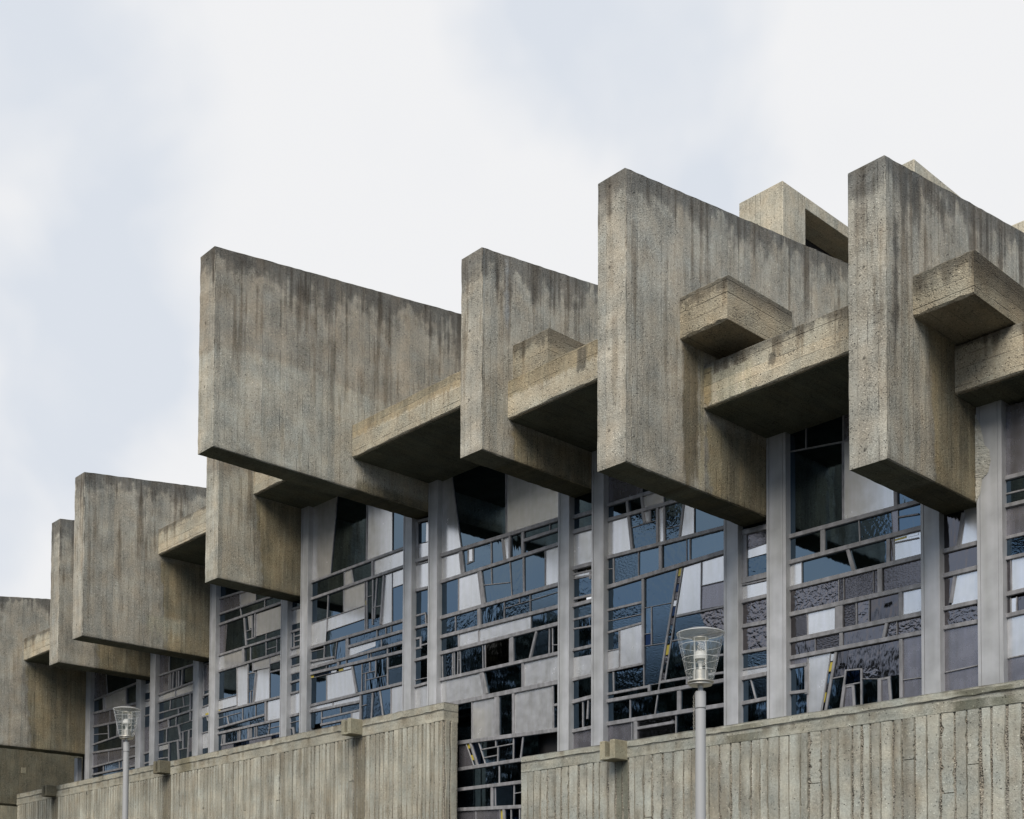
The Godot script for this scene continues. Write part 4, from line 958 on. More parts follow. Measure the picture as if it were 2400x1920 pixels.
func bay_under_fifth_fin() -> void:
	var b := bay(-15.00, 5.16, "narrow_window_bay")
	panes(b, [
		["k", 0, 3086, 353, 3045, 355, 2936, 1, 2975], ["k", 73, 2920, 249, 2901, 241, 2607, 77, 2618], ["p", 257, 2899, 374, 2888, 377, 2590, 249, 2602],
		["p", 77, 2605, 377, 2577, 380, 2352, 80, 2365], ["p", 9, 2289, 381, 2263, 385, 1890, 14, 1913], ["k", 1, 1877, 385, 1859, 390, 1471, 5, 1496],
		["w", 5, 1490, 258, 1486, 260, 1320, 7, 1324], ["k", 8, 1299, 392, 1287, 395, 1011, 11, 1004], ["k", 11, 986, 395, 999, 397, 823, 8, 821], ["k", 8, 785, 397, 781, 400, 503, 11, 515],
		["k", 11, 503, 401, 491, 401, 425, 3, 431], ["p", 3, 382, 402, 389, 406, -3, 8, 3],])
	bars(b, [
		[49, 2987, 57, 2309, 56], [11, 2970, 336, 2938, 39], [18, 2352, 343, 2338, 54], [9, 2297, 343, 2282, 22], [4, 1896, 329, 1879, 46], [13, 1504, 261, 1503, 29], [250, 1516, 267, 1324, 19],
		[7, 1319, 335, 1309, 42], [13, 1149, 163, 1145, 34], [144, 1158, 146, 981, 35], [15, 996, 165, 995, 34], [164, 1024, 338, 1027, 24], [2, 815, 341, 817, 44], [11, 509, 344, 505, 10],
		[-1, 409, 345, 420, 41],])
func bay_under_eighth_fin() -> void:
	var b := bay(-6.39, 4.21, "narrow_window_bay")
	panes(b, [
		["m", 11, 1869, 243, 1857, 189, 1486, 8, 1481], ["p", 250, 1855, 415, 1847, 412, 1478, 204, 1483], ["m", 8, 1446, 412, 1440, 410, 1234, 6, 1237],
		["m", 6, 1194, 143, 1194, 77, 904, 3, 907], ["p", 153, 1197, 409, 1193, 407, 896, 104, 893], ["m", 3, 848, 406, 844, 405, 690, 2, 696], ["g", 1, 655, 405, 648, 401, 237, -2, 217],
		["g", -2, 209, 401, 225, 399, 0, -4, 1],])
	bars(b, [
		[245, 1816, 191, 1486, 37], [8, 1467, 394, 1470, 46], [6, 1214, 392, 1220, 46], [148, 1198, 97, 923, 34], [3, 873, 389, 875, 44], [1, 676, 387, 674, 44], [-2, 214, 383, 233, 13],])
func bay_ninth() -> void:
	var b := bay(-5.79, 4.18, "window_bay")
	panes(b, [
		["g", 29, 2814, 506, 2774, 499, 2088, 22, 2099], ["k", 22, 2061, 499, 2044, 497, 1920, 20, 1931], ["k", 20, 1915, 497, 1903, 496, 1810, 19, 1818],
		["g", 19, 1779, 496, 1770, 493, 1498, 16, 1501], ["w", 16, 1467, 493, 1465, 491, 1289, 14, 1292], ["m", 14, 1256, 127, 1255, 127, 929, 11, 936],
		["p", 139, 1257, 490, 1256, 487, 954, 136, 938], ["m", 10, 865, 124, 867, 122, 724, 9, 721], ["p", 133, 868, 183, 869, 181, 721, 131, 722], ["m", 189, 870, 486, 871, 485, 739, 188, 722],
		["p", 9, 676, 484, 696, 480, 301, 5, 286], ["g", 5, 272, 480, 288, 477, 16, 2, 0],])
	bars(b, [
		[22, 2080, 499, 2066, 43], [20, 1924, 497, 1911, 18], [19, 1800, 496, 1790, 40], [16, 1484, 493, 1482, 34], [14, 1275, 490, 1272, 36], [130, 1271, 131, 934, 12], [11, 916, 487, 932, 45],
		[126, 873, 127, 718, 12], [185, 875, 183, 719, 11], [9, 701, 485, 720, 44], [5, 279, 480, 296, 14],])
func bay_under_fourth_fin() -> void:
	var b := bay(-18.45, 5.18, "narrow_window_bay")
	panes(b, [
		["k", 4, 2389, 353, 2371, 355, 2246, 6, 2268], ["p", 16, 2240, 356, 2226, 360, 1977, 21, 1989], ["k", 12, 1986, 360, 1972, 363, 1864, 7, 1872],
		["k", 8, 1841, 363, 1833, 368, 1570, 5, 1576], ["p", 6, 1544, 369, 1539, 371, 1436, 8, 1440], ["k", 5, 1399, 372, 1394, 374, 1260, 8, 1265],
		["p", 8, 1236, 375, 1235, 377, 1132, 10, 1136], ["w", 11, 1109, 377, 1111, 379, 977, 10, 982], ["k", -3, 977, 343, 976, 347, 787, 1, 796], ["p", 1, 757, 347, 756, 354, 406, 5, 407],
		["w", 2, 367, 355, 368, 356, 272, 4, 274], ["k", 4, 263, 357, 263, 362, 1, 10, -4],])
	bars(b, [
		[25, 2257, 319, 2245, 40], [7, 1858, 326, 1855, 40], [126, 1835, 131, 1585, 24], [146, 1763, 328, 1757, 25], [147, 1673, 330, 1668, 25], [6, 1563, 332, 1560, 39],
		[5, 1418, 335, 1416, 39], [8, 1251, 338, 1253, 31], [11, 1123, 340, 1125, 29], [5, 969, 343, 975, 36], [-3, 779, 313, 780, 36], [2, 388, 321, 389, 45], [4, 268, 323, 273, 12],
		[32, 172, 145, 174, 27], [134, 180, 171, 24, 40],])
func bay_under_third_fin() -> void:
	var b := bay(-21.48, 5.05, "narrow_window_bay")
	panes(b, [
		["k", 0, 2102, 307, 2082, 311, 1908, 4, 1926], ["g", 78, 1892, 312, 1875, 325, 1386, 92, 1392], ["k", 92, 1388, 325, 1382, 327, 1314, 94, 1318],
		["k", 22, 1285, 328, 1288, 332, 1115, 26, 1109], ["p", 27, 1074, 333, 1089, 337, 915, 31, 917], ["y", 146, 958, 256, 961, 257, 917, 147, 915], ["k", 32, 882, 338, 889, 346, 599, 40, 602],
		["p", 41, 576, 346, 582, 354, 292, 48, 294], ["k", 48, 305, 354, 303, 361, 11, 56, 0],])
	bars(b, [
		[56, 1917, 74, 1260, 52], [13, 1920, 290, 1905, 22], [43, 1299, 306, 1313, 39], [22, 1093, 311, 1109, 30], [28, 900, 317, 905, 31], [36, 589, 325, 597, 24], [212, 876, 243, 802, 24],])
func bay_under_second_fin() -> void:
	var b := bay(-23.84, 5.06, "narrow_window_bay")
	panes(b, [
		["k", 4, 2124, 331, 2122, 339, 1871, 12, 1883], ["p", 12, 1883, 339, 1871, 345, 1683, 18, 1688], ["k", 18, 1688, 345, 1683, 350, 1540, 23, 1551],
		["p", 24, 1505, 351, 1504, 354, 1407, 28, 1401], ["k", 28, 1401, 354, 1407, 359, 1231, 33, 1237], ["k", 34, 1202, 360, 1199, 367, 981, 41, 984],
		["g", 41, 984, 367, 981, 383, 469, 58, 465], ["k", 60, 419, 385, 429, 390, 269, 65, 263], ["k", 66, 223, 391, 229, 398, 20, 73, 2],])
	bars(b, [
		[24, 1531, 324, 1533, 35], [34, 1222, 334, 1217, 28], [59, 445, 358, 452, 38], [65, 243, 364, 252, 35],])
func build_bays() -> void:
	bay_eighth()
	bay_seventh()
	bay_sixth()
	bay_fifth()
	bay_fourth()
	bay_third()
	bay_second()
	bay_under_seventh_fin()
	bay_under_sixth_fin()
	bay_under_fifth_fin()
	bay_under_eighth_fin()
	bay_ninth()
	bay_under_fourth_fin()
	bay_under_third_fin()
	bay_under_second_fin()

# ------------------------------------------------------------------ the parapet walls
# A strip of board-marked concrete whose long edges are ragged: w wide, h high, standing on y = 0, its face at z = 0
func board_mesh(w: float, h: float, s: int) -> ArrayMesh:
	rng.seed = s
	var st := begin()
	var n := 22
	var rows := []
	for i in n + 1:
		var y := h * i / n
		var a := rng.randf_range(0.0, 0.007) + (rng.randf_range(0.003, 0.016) if rng.randf() < 0.2 else 0.0)
		var b := rng.randf_range(0.0, 0.007) + (rng.randf_range(0.003, 0.016) if rng.randf() < 0.2 else 0.0)
		rows.append([Vector3(a, y, -0.02), Vector3(a + 0.004, y, 0), Vector3(w - b - 0.004, y, rng.randf_range(-0.002, 0.002)), Vector3(w - b, y, -0.02)])
	for i in n:
		for k in 3:
			quad(st, rows[i][k], rows[i][k + 1], rows[i + 1][k + 1], rows[i + 1][k], [Vector3.LEFT, Vector3.BACK, Vector3.RIGHT][k])
	quad(st, rows[0][0], rows[0][1], rows[0][2], rows[0][3], Vector3.DOWN)
	quad(st, rows[n][0], rows[n][1], rows[n][2], rows[n][3], Vector3.UP)
	return done(st)

func coping_material(tone: String, s: int, len: float, high: float, damp: Array) -> StandardMaterial3D:
	var tint := Color(1.02, 1.0, 0.93) if tone == "warm" else Color(0.92, 0.94, 0.91)
	return concrete(mats.skin, 1.4, tint, stain_texture(s, len, high, 0.02, [], damp, -1.0))

func parapet(x0: float, x1: float, z0: float, z1: float, foot: float, y_board: float, y_line: float, y_top: float, tone: String, widths: Vector2, spouts: Array, s: int, damp: Array, label: String) -> void:
	var w := base("parapet_wall", Vector3(x0, foot, z0))
	tag(w, label, "wall", "", "thing")
	var L := x1 - x0
	var D := z1 - z0
	var T := y_top - foot
	rng.seed = s
	put("wall_core", box_mesh(Vector3(0.004, 0, 0), Vector3(L - 0.004, y_board - foot, D - 0.022), 0.004), mats.stones, w)
	# the plain band along the top, cast in two lifts
	put("coping_band", chipped_beam(Vector3(0, y_line - foot, 0), Vector3(L, T, D), 0.010, 0.10), coping_material(tone, s, L, T - y_line + foot, damp), w)
	put("coping_band", chipped_beam(Vector3(0.002, y_board - foot, 0), Vector3(L - 0.002, y_line - foot - 0.002, D - 0.003), 0.006, 0.10), coping_material(tone, s + 5, L, y_line - y_board, damp), w)
	var kinds := []
	var H := y_board - foot
	for k in 10: kinds.append(board_mesh(lerpf(widths.x, widths.y, k / 9.0), H, s + k))
	rng.seed = s + 99
	var x := 0.0
	var r := RandomNumberGenerator.new()
	r.seed = s
	while x < L - 0.02:
		var k := r.randi_range(0, 9)
		var bw := lerpf(widths.x, widths.y, k / 9.0)
		var wet := false
		for q in spouts:
			if x + x0 + bw > q + 0.06 and x + x0 < q + 0.24: wet = true
		var m: Material = mats["wall_%s_wet" % tone] if wet else mats["wall_%s_%d" % [tone, [0, 1, 1, 2, 0, 3, 1, 2][r.randi_range(0, 7)]]]
		var lift := r.randf_range(-0.012, 0.004)
		if wet: lift = -0.014
		if x + bw > L: 
			bw = L - x
		var cut := r.randf_range(0.35, 0.9) if r.randf() < 0.35 else 0.0
		var scale_x := bw / lerpf(widths.x, widths.y, k / 9.0)
		var o := put("board", kinds[k], m, w)
		if cut > 0.0:
			o.position = Vector3(x, 0, D + lift)
			o.scale = Vector3(scale_x, cut - 0.0022, 1)
			var o2 := put("board", kinds[(k + 3) % 10], m if wet else mats["wall_%s_%d" % [tone, r.randi_range(0, 3)]], w)
			o2.position = Vector3(x, H * cut, D + lift + r.randf_range(-0.006, 0.006))
			o2.scale = Vector3(bw / lerpf(widths.x, widths.y, ((k + 3) % 10) / 9.0), 1.0 - cut, 1)
		else:
			o.position = Vector3(x, 0, D + lift)
			o.scale = Vector3(scale_x, 1, 1)
		x += bw + r.randf_range(0.003, 0.020)
	# the return at the right end shows the same boards
	if tone == "warm":
		var z := 0.02
		while z < D - 0.05:
			var k := r.randi_range(0, 9)
			var bw := lerpf(widths.x, widths.y, k / 9.0)
			var o := put("board", kinds[k], mats["wall_%s_%d" % [tone, [0, 3, 0, 1][r.randi_range(0, 3)]]], w)
			o.rotation.y = PI / 2
			o.position = Vector3(L + r.randf_range(0.002, 0.012), 0, z + bw)
			z += bw + 0.012
	# water spouts: short channels of concrete through the band
	for q in spouts:
		var st := begin()
		var a := Vector3(q - x0, y_top - foot - 0.245, D - 0.02)
		uv_shift = Vector2(r.randf(), r.randf())
		box(st, a, a + Vector3(0.085, 0.235, 0.25), 0.008)
		box(st, a + Vector3(0.165, 0, 0), a + Vector3(0.25, 0.240, 0.25), 0.008)
		box(st, a + Vector3(0.085, 0.002, 0), a + Vector3(0.165, 0.035, 0.24), 0.003)
		put("water_spout", done(st), mats.spout if q > -20.0 else mats.spout_dark, w)

# ------------------------------------------------------------------ lamps
func lamp_ring(st: SurfaceTool, y: float, r: float, t: float) -> void:
	var pts := []
	for i in 33: pts.append(Vector3(cos(TAU * i / 32) * r, y, sin(TAU * i / 32) * r))
	tube(st, pts, t, 5)

func make_lamp(high: float) -> Node3D:
	var o := base("street_lamp")
	var h := high                                     # the rim of the glass
	put("pole", lathe([Vector2(0.0, 0), Vector2(0.058, 0), Vector2(0.058, 1.0), Vector2(0.0455, 1.04), Vector2(0.0455, h - 0.525), Vector2(0.0, h - 0.525)], 24), mats.lamp_metal, o)
	put("collar", lathe([Vector2(0.0, h - 0.665), Vector2(0.0465, h - 0.665), Vector2(0.0475, h - 0.660), Vector2(0.0475, h - 0.524), Vector2(0.044, h - 0.518), Vector2(0.022, h - 0.516), Vector2(0.022, h - 0.46), Vector2(0, h - 0.46)], 24), mats.lamp_metal, o)
	put("collar_joint", lathe([Vector2(0.0462, h - 0.672), Vector2(0.0466, h - 0.672), Vector2(0.0466, h - 0.666), Vector2(0.0462, h - 0.666)], 24), mats.lamp_dark, o)
	put("base_plate", lathe([Vector2(0.0, h - 0.485), Vector2(0.026, h - 0.485), Vector2(0.027, h - 0.466), Vector2(0.100, h - 0.463), Vector2(0.104, h - 0.458), Vector2(0.104, h - 0.450), Vector2(0.100, h - 0.447), Vector2(0.102, h - 0.442), Vector2(0.116, h - 0.440), Vector2(0.118, h - 0.434), Vector2(0.114, h - 0.427), Vector2(0.0, h - 0.424)], 36), mats.lamp_steel, o)
	put("glass_shade", lathe([Vector2(0.112, h - 0.427), Vector2(0.135, h - 0.335), Vector2(0.160, h - 0.225), Vector2(0.185, h - 0.108), Vector2(0.2095, h)], 40), mats.lamp_glass, o)
	var st := begin()
	for q in [[0.135, 0.335], [0.160, 0.225], [0.185, 0.108]]: lamp_ring(st, h - q[1], q[0] + 0.0005, 0.0020)
	lamp_ring(st, h, 0.2095, 0.0040)
	put("shade_ring", done(st), mats.lamp_rib, o)
	put("lid", lathe([Vector2(0.0, h + 0.052), Vector2(0.06, h + 0.049), Vector2(0.12, h + 0.036), Vector2(0.17, h + 0.019), Vector2(0.208, h + 0.002)], 40), mats.lamp_lid, o)
	put("socket", lathe([Vector2(0.0, h - 0.424), Vector2(0.066, h - 0.424), Vector2(0.068, h - 0.42), Vector2(0.068, h - 0.335), Vector2(0.064, h - 0.330), Vector2(0.0, h - 0.330)], 30), mats.lamp_steel, o)
	put("lamp_bulb", lathe([Vector2(0.0, h - 0.33), Vector2(0.020, h - 0.328), Vector2(0.016, h - 0.30), Vector2(0.022, h - 0.270), Vector2(0.030, h - 0.255), Vector2(0.030, h - 0.235), Vector2(0.0, h - 0.235)], 20), mats.lamp_white, o)
	put("reflector_cap", lathe([Vector2(0.0, h - 0.236), Vector2(0.050, h - 0.236), Vector2(0.060, h - 0.230), Vector2(0.062, h - 0.204), Vector2(0.057, h - 0.190), Vector2(0.054, h - 0.168), Vector2(0.036, h - 0.157), Vector2(0.0, h - 0.152)], 30), mats.lamp_white, o)
	put("cage_cap", lathe([Vector2(0.0, h - 0.052), Vector2(0.070, h - 0.052), Vector2(0.074, h - 0.046), Vector2(0.070, h - 0.038), Vector2(0.0, h - 0.036)], 30), mats.lamp_steel, o)
	for k in 4:
		var a := TAU * k / 4 + 0.55
		var rod := begin()
		tube(rod, [Vector3(cos(a) * 0.071, h - 0.43, sin(a) * 0.071), Vector3(cos(a) * 0.071, h - 0.04, sin(a) * 0.071)], 0.0036, 6)
		put("cage_rod", done(rod), mats.lamp_white, o)
	return o

func chain(o: Node3D, h: float) -> void:
	var st := begin()
	var d := Vector3(-0.060, 0, 0.004)
	var y := h - 0.565
	for i in 22:
		var pts := []
		var flat := i % 2 == 0
		for k in 13:
			var a := TAU * k / 12
			var s := cos(a) * 0.0065
			pts.append(d + Vector3(s if flat else 0.0, y + sin(a) * 0.0125, 0.0 if flat else s))
		tube(st, pts, 0.0021, 4)
		y -= 0.0185
	for i in 5:
		var pts := []
		for k in 13:
			var a := TAU * k / 12
			pts.append(d.lerp(Vector3(-0.018, 0, 0.03), (i + 1) / 6.0) + Vector3(cos(a) * 0.011, h - 0.555 + i * 0.009 + sin(a) * 0.006, sin(a) * 0.003))
		tube(st, pts, 0.0021, 4)
	put("chain", done(st), mats.lamp_steel, o)

# ------------------------------------------------------------------ trees across the street
func tree(at: Vector3, high: float, wide: float, s: int, label: String) -> void:
	var o := base("tree", at)
	tag(o, label, "tree", "trees across the street")
	rng.seed = s
	var st := begin()
	tube(st, [Vector3(0, -0.1, 0), Vector3(0.05, high * 0.2, 0.03), Vector3(-0.04, high * 0.42, 0), Vector3(0.05, high * 0.7, 0.05)], high * 0.017, 8)
	for i in 9:
		var a := TAU * i / 9 + rng.randf()
		var y0 := high * rng.randf_range(0.25, 0.55)
		var tip := Vector3(cos(a) * wide * 0.38, y0 + high * rng.randf_range(0.12, 0.3), sin(a) * wide * 0.38)
		tube(st, [Vector3(0, y0, 0), tip * Vector3(0.5, 1, 0.5) - Vector3(0, high * 0.06, 0), tip], high * 0.006, 5)
	put("trunk", done(st), mats.bark, o)
	var lf := begin()
	for c in 110:
		var u := Vector3(rng.randfn(0, 0.5), 0, rng.randfn(0, 0.5)).limit_length(1.0)
		var y := rng.randf_range(-1, 1)
		var keep := sqrt(maxf(0.05, 1.0 - y * y))
		var centre := Vector3(u.x * wide * 0.5 * keep, high * 0.60 + y * high * 0.37, u.z * wide * 0.5 * keep)
		for i in 44:
			var p := centre + Vector3(rng.randfn(0, 0.45), rng.randfn(0, 0.35), rng.randfn(0, 0.45))
			var d := Vector3(rng.randfn(), rng.randfn(), rng.randfn()).normalized()
			var e := d.cross(Vector3(rng.randfn(), rng.randfn(), rng.randfn())).normalized()
			var r := rng.randf_range(0.14, 0.30)
			tri(lf, p - d * r, p + e * r * 0.6, p + d * r, d.cross(e))
			tri(lf, p - d * r, p + d * r, p - e * r * 0.6, d.cross(e))
	put("crown", done(lf), mats.leaf, o)

# ------------------------------------------------------------------ sky
func sky_panorama() -> ImageTexture:
	var W := 2048
	var H := 1024
	var n := noise(FastNoiseLite.TYPE_SIMPLEX_SMOOTH, 1.0, 6, 4)
	var n2 := noise(FastNoiseLite.TYPE_SIMPLEX_SMOOTH, 1.0, 3, 9)
	var im := Image.create(W, H, false, Image.FORMAT_RGBF)
	var data := PackedFloat32Array()
	data.resize(W * H * 3)
	for y in H:
		var el := PI * (0.5 - (y + 0.5) / H)
		for x in W:
			# a panorama begins looking down -z and turns towards +x
			var az := wrapf(TAU * (x + 0.5) / W, -PI, PI)
			var d := Vector3(sin(az) * cos(el), sin(el), -cos(az) * cos(el))
			var c := Vector3(0.15, 0.15, 0.14)
			if el > -0.03:
				var up := maxf(d.y, 0.0)
				# a layer of cloud seen from below, thin in places so that a pale blue shows
				var q := Vector3(d.x, up * 1.3 + 0.35, d.z).normalized() * 2.0
				var w := n2.get_noise_3dv(q * 0.9 + Vector3(3, 0, 0)) * 0.4
				var v := n.get_noise_3dv(q * 1.5 + Vector3(w, w * 0.5, -w))
				# thinner away from the bright side, which lies beyond the building
				var away := 0.5 - 0.5 * (d.x * -0.74 + d.z * -0.67)
				var hole := 0.0
				for g in [[-1.18, 0.46, 0.16, 0.50], [-1.10, 0.58, 0.10, 0.25], [-0.68, 0.60, 0.10, 0.42], [-0.80, 0.66, 0.10, 0.3], [-1.24, 0.66, 0.10, 0.25], [-0.93, 0.52, 0.16, -0.5], [-0.55, 0.45, 0.14, -0.35]]:
					var t: float = Vector2((az - g[0]) * cos(el), el - g[1]).length() / g[2]
					hole += g[3] * exp(-t * t)
				var thin := smoothstep(-0.05, 0.50, hole - v * 1.15 + 0.05 + 0.9 * smoothstep(0.2, 0.75, away))
				thin = clampf(thin + 0.35 * n.get_noise_3dv(q * 5.0) * (0.35 + thin), 0.0, 1.0)
				var white := Vector3(0.885, 0.89, 0.905)
				var shade := Vector3(0.715, 0.76, 0.83).lerp(Vector3(0.62, 0.75, 0.94), smoothstep(0.2, 0.7, away))
				c = white.lerp(shade, thin)
				c = c.lerp(Vector3(0.86, 0.87, 0.89), smoothstep(0.30, 0.05, up) * 0.7 * (1.0 - smoothstep(0.15, 0.5, away)))
				c = c.lerp(Vector3(0.25, 0.26, 0.25), smoothstep(0.0, -0.03, el))
			var i := (y * W + x) * 3
			data[i] = c.x
			data[i + 1] = c.y
			data[i + 2] = c.z
	im = Image.create_from_data(W, H, false, Image.FORMAT_RGBF, data.to_byte_array())
	return ImageTexture.create_from_image(im)

# ------------------------------------------------------------------ the scene
func _ready() -> void:
	# camera: the lens is shifted up, as on an architectural camera
	var cam := Camera3D.new()
	cam.name = "camera"
	cam.projection = Camera3D.PROJECTION_FRUSTUM
	cam.near = 0.1
	cam.far = 600.0
	cam.size = 0.0648883
	cam.frustum_offset = Vector2(0.0021528, 0.0389184)
	cam.position = Vector3(0, 1.6, 12.0)
	cam.basis = Basis(Vector3.UP, 0.835135) * Basis(Vector3.RIGHT, 0.0360231) * Basis(Vector3.BACK, 0.0055401)
	cam.current = true
	add_child(cam)
	var env := Environment.new()
	env.background_mode = Environment.BG_SKY
	var sky := Sky.new()
	var pano := PanoramaSkyMaterial.new()
	pano.panorama = sky_panorama()
	sky.sky_material = pano
	env.sky = sky
	env.tonemap_mode = Environment.TONE_MAPPER_LINEAR
	env.tonemap_exposure = 1.6
	env.background_energy_multiplier = 0.62
	env.sdfgi_enabled = true
	env.ssao_enabled = true
	env.ssil_enabled = true
	var we := WorldEnvironment.new()
	we.name = "world_environment"
	we.environment = env
	add_child(we)
	var sun := DirectionalLight3D.new()
	sun.name = "sun"
	sun.light_energy = 0.78
	sun.light_color = Color(1.0, 0.96, 0.90)
	sun.light_angular_distance = 40.0
	sun.shadow_enabled = true
	add_child(sun)
	sun.look_at_from_position(Vector3(7.0, 13.6, 13.0), Vector3.ZERO, Vector3.UP)

	make_materials()

	# ground
	var st := begin()
	quad(st, Vector3(-250, 0, -150), Vector3(250, 0, -150), Vector3(250, 0, 250), Vector3(-250, 0, 250), Vector3.UP)
	tag(put("ground", done(st), mats.ground), "dark paved ground in front of the concrete building", "", "", "structure")
	var terrace := put("terrace", box_mesh(Vector3(-60, 0.004, 0.9), Vector3(-15.2, 0.90, 6.5), 0.02), mats.ground)
	tag(terrace, "raised paved terrace under the farther street lamp", "", "", "structure")

	# the building
	house = base("concrete_building")
	tag(house, "board-marked concrete building with projecting fins over a mosaic wall of metal and glass", "building")
	var soot := Color(0.30, 0.30, 0.31)
	var brown := Color(0.42, 0.37, 0.28)
	var lime := Color(0.98, 1.0, 1.0)
	fin(-26.382, 3.00, 5.765, 8.765, 201, [1.40, 7.62], [], 0.0, 0.48)
	fin(-23.397, 1.94, 7.012, 9.810, 202, [1.25, 8.10], [], 0.0, 0.75)
	fin(-21.049, 2.52, 7.006, 9.920, 203, [1.08, 8.75], [[0.5, 1.3, 0.80, 0.88, Color(0.95, 0.98, 0.92)]], 0.0, 0.60)
	fin(-18.002, 1.615, 7.56, 10.20, 204, [0.95, 9.09], [], 0.32, 0.3)
	fin(-14.577, 3.686, 8.156, 10.848, 205, [1.40, 8.61], [], 0.50, 0.62)
	fin(-11.223, 1.94, 7.611, 10.110, 206, [1.46, 8.11], [[1.50, 1.56, 0.02, 0.35, Color(0.80, 0.86, 0.98)]], 0.0, 0.62)
	fin(-8.475, 2.43, 6.549, 9.617, 207, [1.14, 7.48], [[1.24, 1.50, 0.52, 0.99, brown], [1.14, 1.22, 0.52, 0.99, Color(0.9, 0.86, 0.72)]], 0.0, 0.55)
	fin(-5.963, 1.695, 6.056, 8.885, 208, [0.98, 7.60], [[1.30, 1.42, 0.02, 0.16, soot], [1.06, 1.22, 0.03, 0.20, soot], [0.60, 0.68, 0.03, 0.16, soot], [0.98, 1.03, 0.5, 0.99, lime], [1.30, 1.38, 0.45, 0.99, lime], [1.48, 1.56, 0.2, 0.6, soot]], 0.0, 0.55)
	fin(-3.300, 2.1, 5.60, 8.50, 209, [0.9, 6.9], [], 0.0, 0.55)
	beam(-26.382, -23.397 - FIN_T, 1.40, 7.622)
	beam(-23.397, -21.049 - FIN_T, 1.25, 8.10)
	beam(-21.049, -18.002 - FIN_T, 1.08, 8.747)
	beam(-18.002, -14.577 - FIN_T, 0.956, 9.09)
	beam(-14.577, -11.223 - FIN_T, 1.425, 8.606, [[0.0, 1.0, -0.1, 0.40, Color(0.72, 0.67, 0.58)]])
	beam(-11.223, -8.475 - FIN_T, 1.506, 8.107, [[0.0, 1.0, -0.1, 0.45, Color(0.62, 0.58, 0.50)], [0.50, 0.56, 0.05, 0.62, soot], [0.78, 0.84, 0.02, 0.3, soot]])
	beam(-8.475, -5.963 - FIN_T, 1.152, 7.472, [[0.05, 0.30, 0.3, 1.1, Color(1.12, 1.14, 1.10)], [0.0, 0.05, 0.1, 0.9, Color(0.62, 0.56, 0.42)], [0.40, 0.44, 0.35, 0.6, soot]])
	beam(-5.963, -3.300 - FIN_T, 0.424, 7.035)
	block(-11.223, 0.612, 0.30, 1.419, 8.590, 9.066)
	block(-8.475, 0.620, 0.39, 1.552, 8.104, 8.575)
	block(-5.963, 0.598, -1.500, 1.214, 7.530, 7.940)
	roof_box(-10.327, -9.612, 9.9, 11.863, -2.0, -4.8)
	roof_box(-8.430, -7.712, 9.3, 11.270, -2.0, -4.8)
	roof_box(-6.560, -5.842, 8.6, 9.92, -2.0, -4.8)
	rng.seed = 5
	for q in [[-26.382, -23.397, 7.70], [-23.397, -21.049, 8.20], [-21.049, -18.002, 8.85], [-18.002, -14.577, 9.20], [-14.577, -11.223, 8.70], [-11.223, -8.475, 8.20], [-8.475, -5.963, 7.56], [-5.963, -3.300, 7.12]]:
		put("roof_slab", box_mesh(Vector3(q[0] + 0.002, q[2], -5.0), Vector3(q[1] - FIN_T - 0.002, q[2] + 0.3, -0.302), 0.0), mats.roof, house)
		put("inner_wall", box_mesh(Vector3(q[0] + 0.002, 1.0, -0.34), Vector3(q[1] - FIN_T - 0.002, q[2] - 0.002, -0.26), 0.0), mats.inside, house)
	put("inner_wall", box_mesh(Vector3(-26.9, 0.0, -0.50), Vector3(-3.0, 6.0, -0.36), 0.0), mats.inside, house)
	# mullions: a broad one on the right of every fin, a plain one on its left
	rng.seed = 12
	for q in [[-26.382, 7.62, 5.76, 0.0, 1], [-23.397, 8.1, 7.01, 7.62, 1], [-21.049, 8.75, 7.0, 8.1, 1], [-18.002, 9.09, 7.55, 8.75, 1], [-14.577, 8.6, 8.15, 9.09, 1], [-11.223, 8.1, 7.61, 8.6, 1], [-8.475, 7.47, 6.55, 8.1, 2], [-5.963, 7.03, 6.05, 7.47, 2]]:
		mullion(q[0] + (0.006 if q[0] > -9.0 or q[0] < -12.0 else 0.016), 0.255 if q[4] == 2 else 0.205, 3.0, q[1], q[4])
		if q[3] > 0.0: mullion(q[0] - FIN_T - 0.205, 0.202, 3.0, q[3], 1)
	build_bays()
	# the wall at the far left end, seen under the first fin
	put("side_wall", box_mesh(Vector3(-29.75, 4.866, -2.5), Vector3(-29.35, 8.4, 1.6), 0.012), mats.side_wall, house)
	put("end_post", box_mesh(Vector3(-26.92, 3.0, -0.10), Vector3(-26.75, 5.735, 0.0), 0.004), mats.mullion, house)
	put("end_glazing", box_mesh(Vector3(-26.75, 3.0, -0.12), Vector3(-26.40, 7.0, -0.112), 0.0), mats.inside, house)
	put("ribbed_panel", box_mesh(Vector3(-42.0, 1.0, -0.6), Vector3(-29.76, 6.2, -0.45), 0.0), mats.side_wall, house)

	put("white_tag", box_mesh(Vector3(-6.425, 7.800, 1.150), Vector3(-6.385, 7.835, 1.158), 0.002), mats.lamp_white, house)
	put("repair_patch", box_mesh(Vector3(-29.36, 5.62, 0.10), Vector3(-29.345, 5.76, 0.22), 0.003), mats.spout, house)
	# rough mortar left on the broad mullion beside the last fin
	rng.seed = 77
	var ms := begin()
	var lumps := noise(FastNoiseLite.TYPE_SIMPLEX_SMOOTH, 1.0, 2, 3)
	var rim := [Vector2(0.000, 6.95), Vector2(0.045, 6.83), Vector2(0.085, 6.62), Vector2(0.135, 6.56), Vector2(0.150, 6.45), Vector2(0.120, 6.33), Vector2(0.060, 6.28), Vector2(0.030, 6.12), Vector2(0.0, 6.06)]
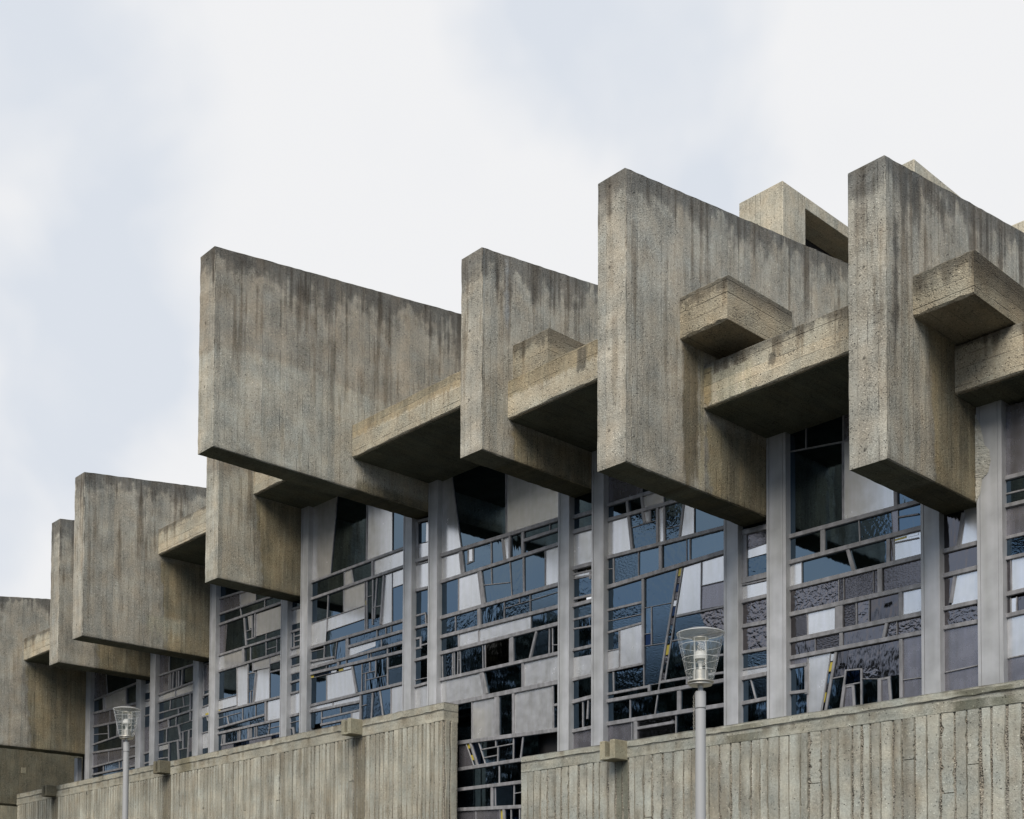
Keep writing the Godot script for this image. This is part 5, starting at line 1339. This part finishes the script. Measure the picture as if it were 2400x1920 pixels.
	for i in rim.size() - 1:
		for k in 6:
			var p: Vector2 = rim[i].lerp(rim[i + 1], k / 6.0)
			var q: Vector2 = rim[i].lerp(rim[i + 1], (k + 1) / 6.0)
			for j in 4:
				var a := j / 4.0
				var b := (j + 1) / 4.0
				var zz := func(t: float, y: float) -> float: return 0.003 + 0.022 * (1.0 - t * t) + 0.010 * lumps.get_noise_2d(t * 9.0, y * 42.0)
				quad(ms, Vector3(-5.958 + p.x * a, p.y, zz.call(a, p.y)), Vector3(-5.958 + p.x * b, p.y, zz.call(b, p.y)), Vector3(-5.958 + q.x * b, q.y, zz.call(b, q.y)), Vector3(-5.958 + q.x * a, q.y, zz.call(a, q.y)), Vector3.BACK)
	put("mortar_patch", done(ms), concrete(mats.skin, 3.0, Color(1.0, 1.0, 1.0), null, true), house)

	# the walls in front of it
	parapet(-29.315, -13.802, 0.05, 0.327, 0.0, 4.846, 5.000, 5.114, "warm", Vector2(0.075, 0.125), [-27.34, -22.14, -16.003], 400, [[0.499, 0.528, -0.1, 1.1, Color(0.5, 0.47, 0.38)], [0.138, 0.150, -0.1, 1.1, Color(0.45, 0.43, 0.37)]], "long taller parapet wall of board-marked concrete with three water spouts")
	parapet(-12.190, 0.5, 0.05, 0.327, 0.0, 3.925, 4.058, 4.143, "cool", Vector2(0.09, 0.15), [-10.551], 500, [[0.485, 0.512, 0.25, 1.1, Color(0.34, 0.35, 0.31)], [0.517, 0.532, 0.35, 1.1, Color(0.40, 0.40, 0.35)], [0.265, 0.305, 0.3, 1.1, Color(0.5, 0.5, 0.46)]], "lower grey-green parapet wall with coarse board marks and one water spout")

	# lamps
	var l1 := make_lamp(4.384)
	l1.position = Vector3(-6.965, 0, 3.130)
	l1.rotation.y = 0.35
	var l2 := l1.duplicate()
	l2.name = "street_lamp_001"
	add_child(l2)
	l2.position = Vector3(-18.415, 0.905, 2.945)
	l2.rotation.y = 1.9
	chain(l1, 4.384)
	tag(l1, "nearer grey street lamp with clear conical shade and a small chain hanging from its pole", "street lamp", "street lamps")
	tag(l2, "farther grey street lamp with clear conical shade and no chain, before the long wall", "street lamp", "street lamps")

	# trees across the street, behind the camera: the lower panes mirror them
	for q in [[-16.0, 25.0, 10.4], [-21.5, 25.5, 11.4], [-26.5, 24.0, 12.4], [-30.5, 25.5, 13.0], [-34.5, 24.0, 14.6], [-38.5, 25.0, 16.2], [-42.5, 23.5, 15.4], [-47.5, 25.0, 12.2], [-52.5, 24.0, 12.0], [-58.5, 25.0, 12.6], [-65.0, 24.0, 15.5], [-71.0, 24.5, 16.5]]:
		tree(Vector3(q[0], 0, q[1]), q[2], q[2] * 0.55, int(-q[0] * 10), "dark leafy tree across the street, mirrored in the lower panes")
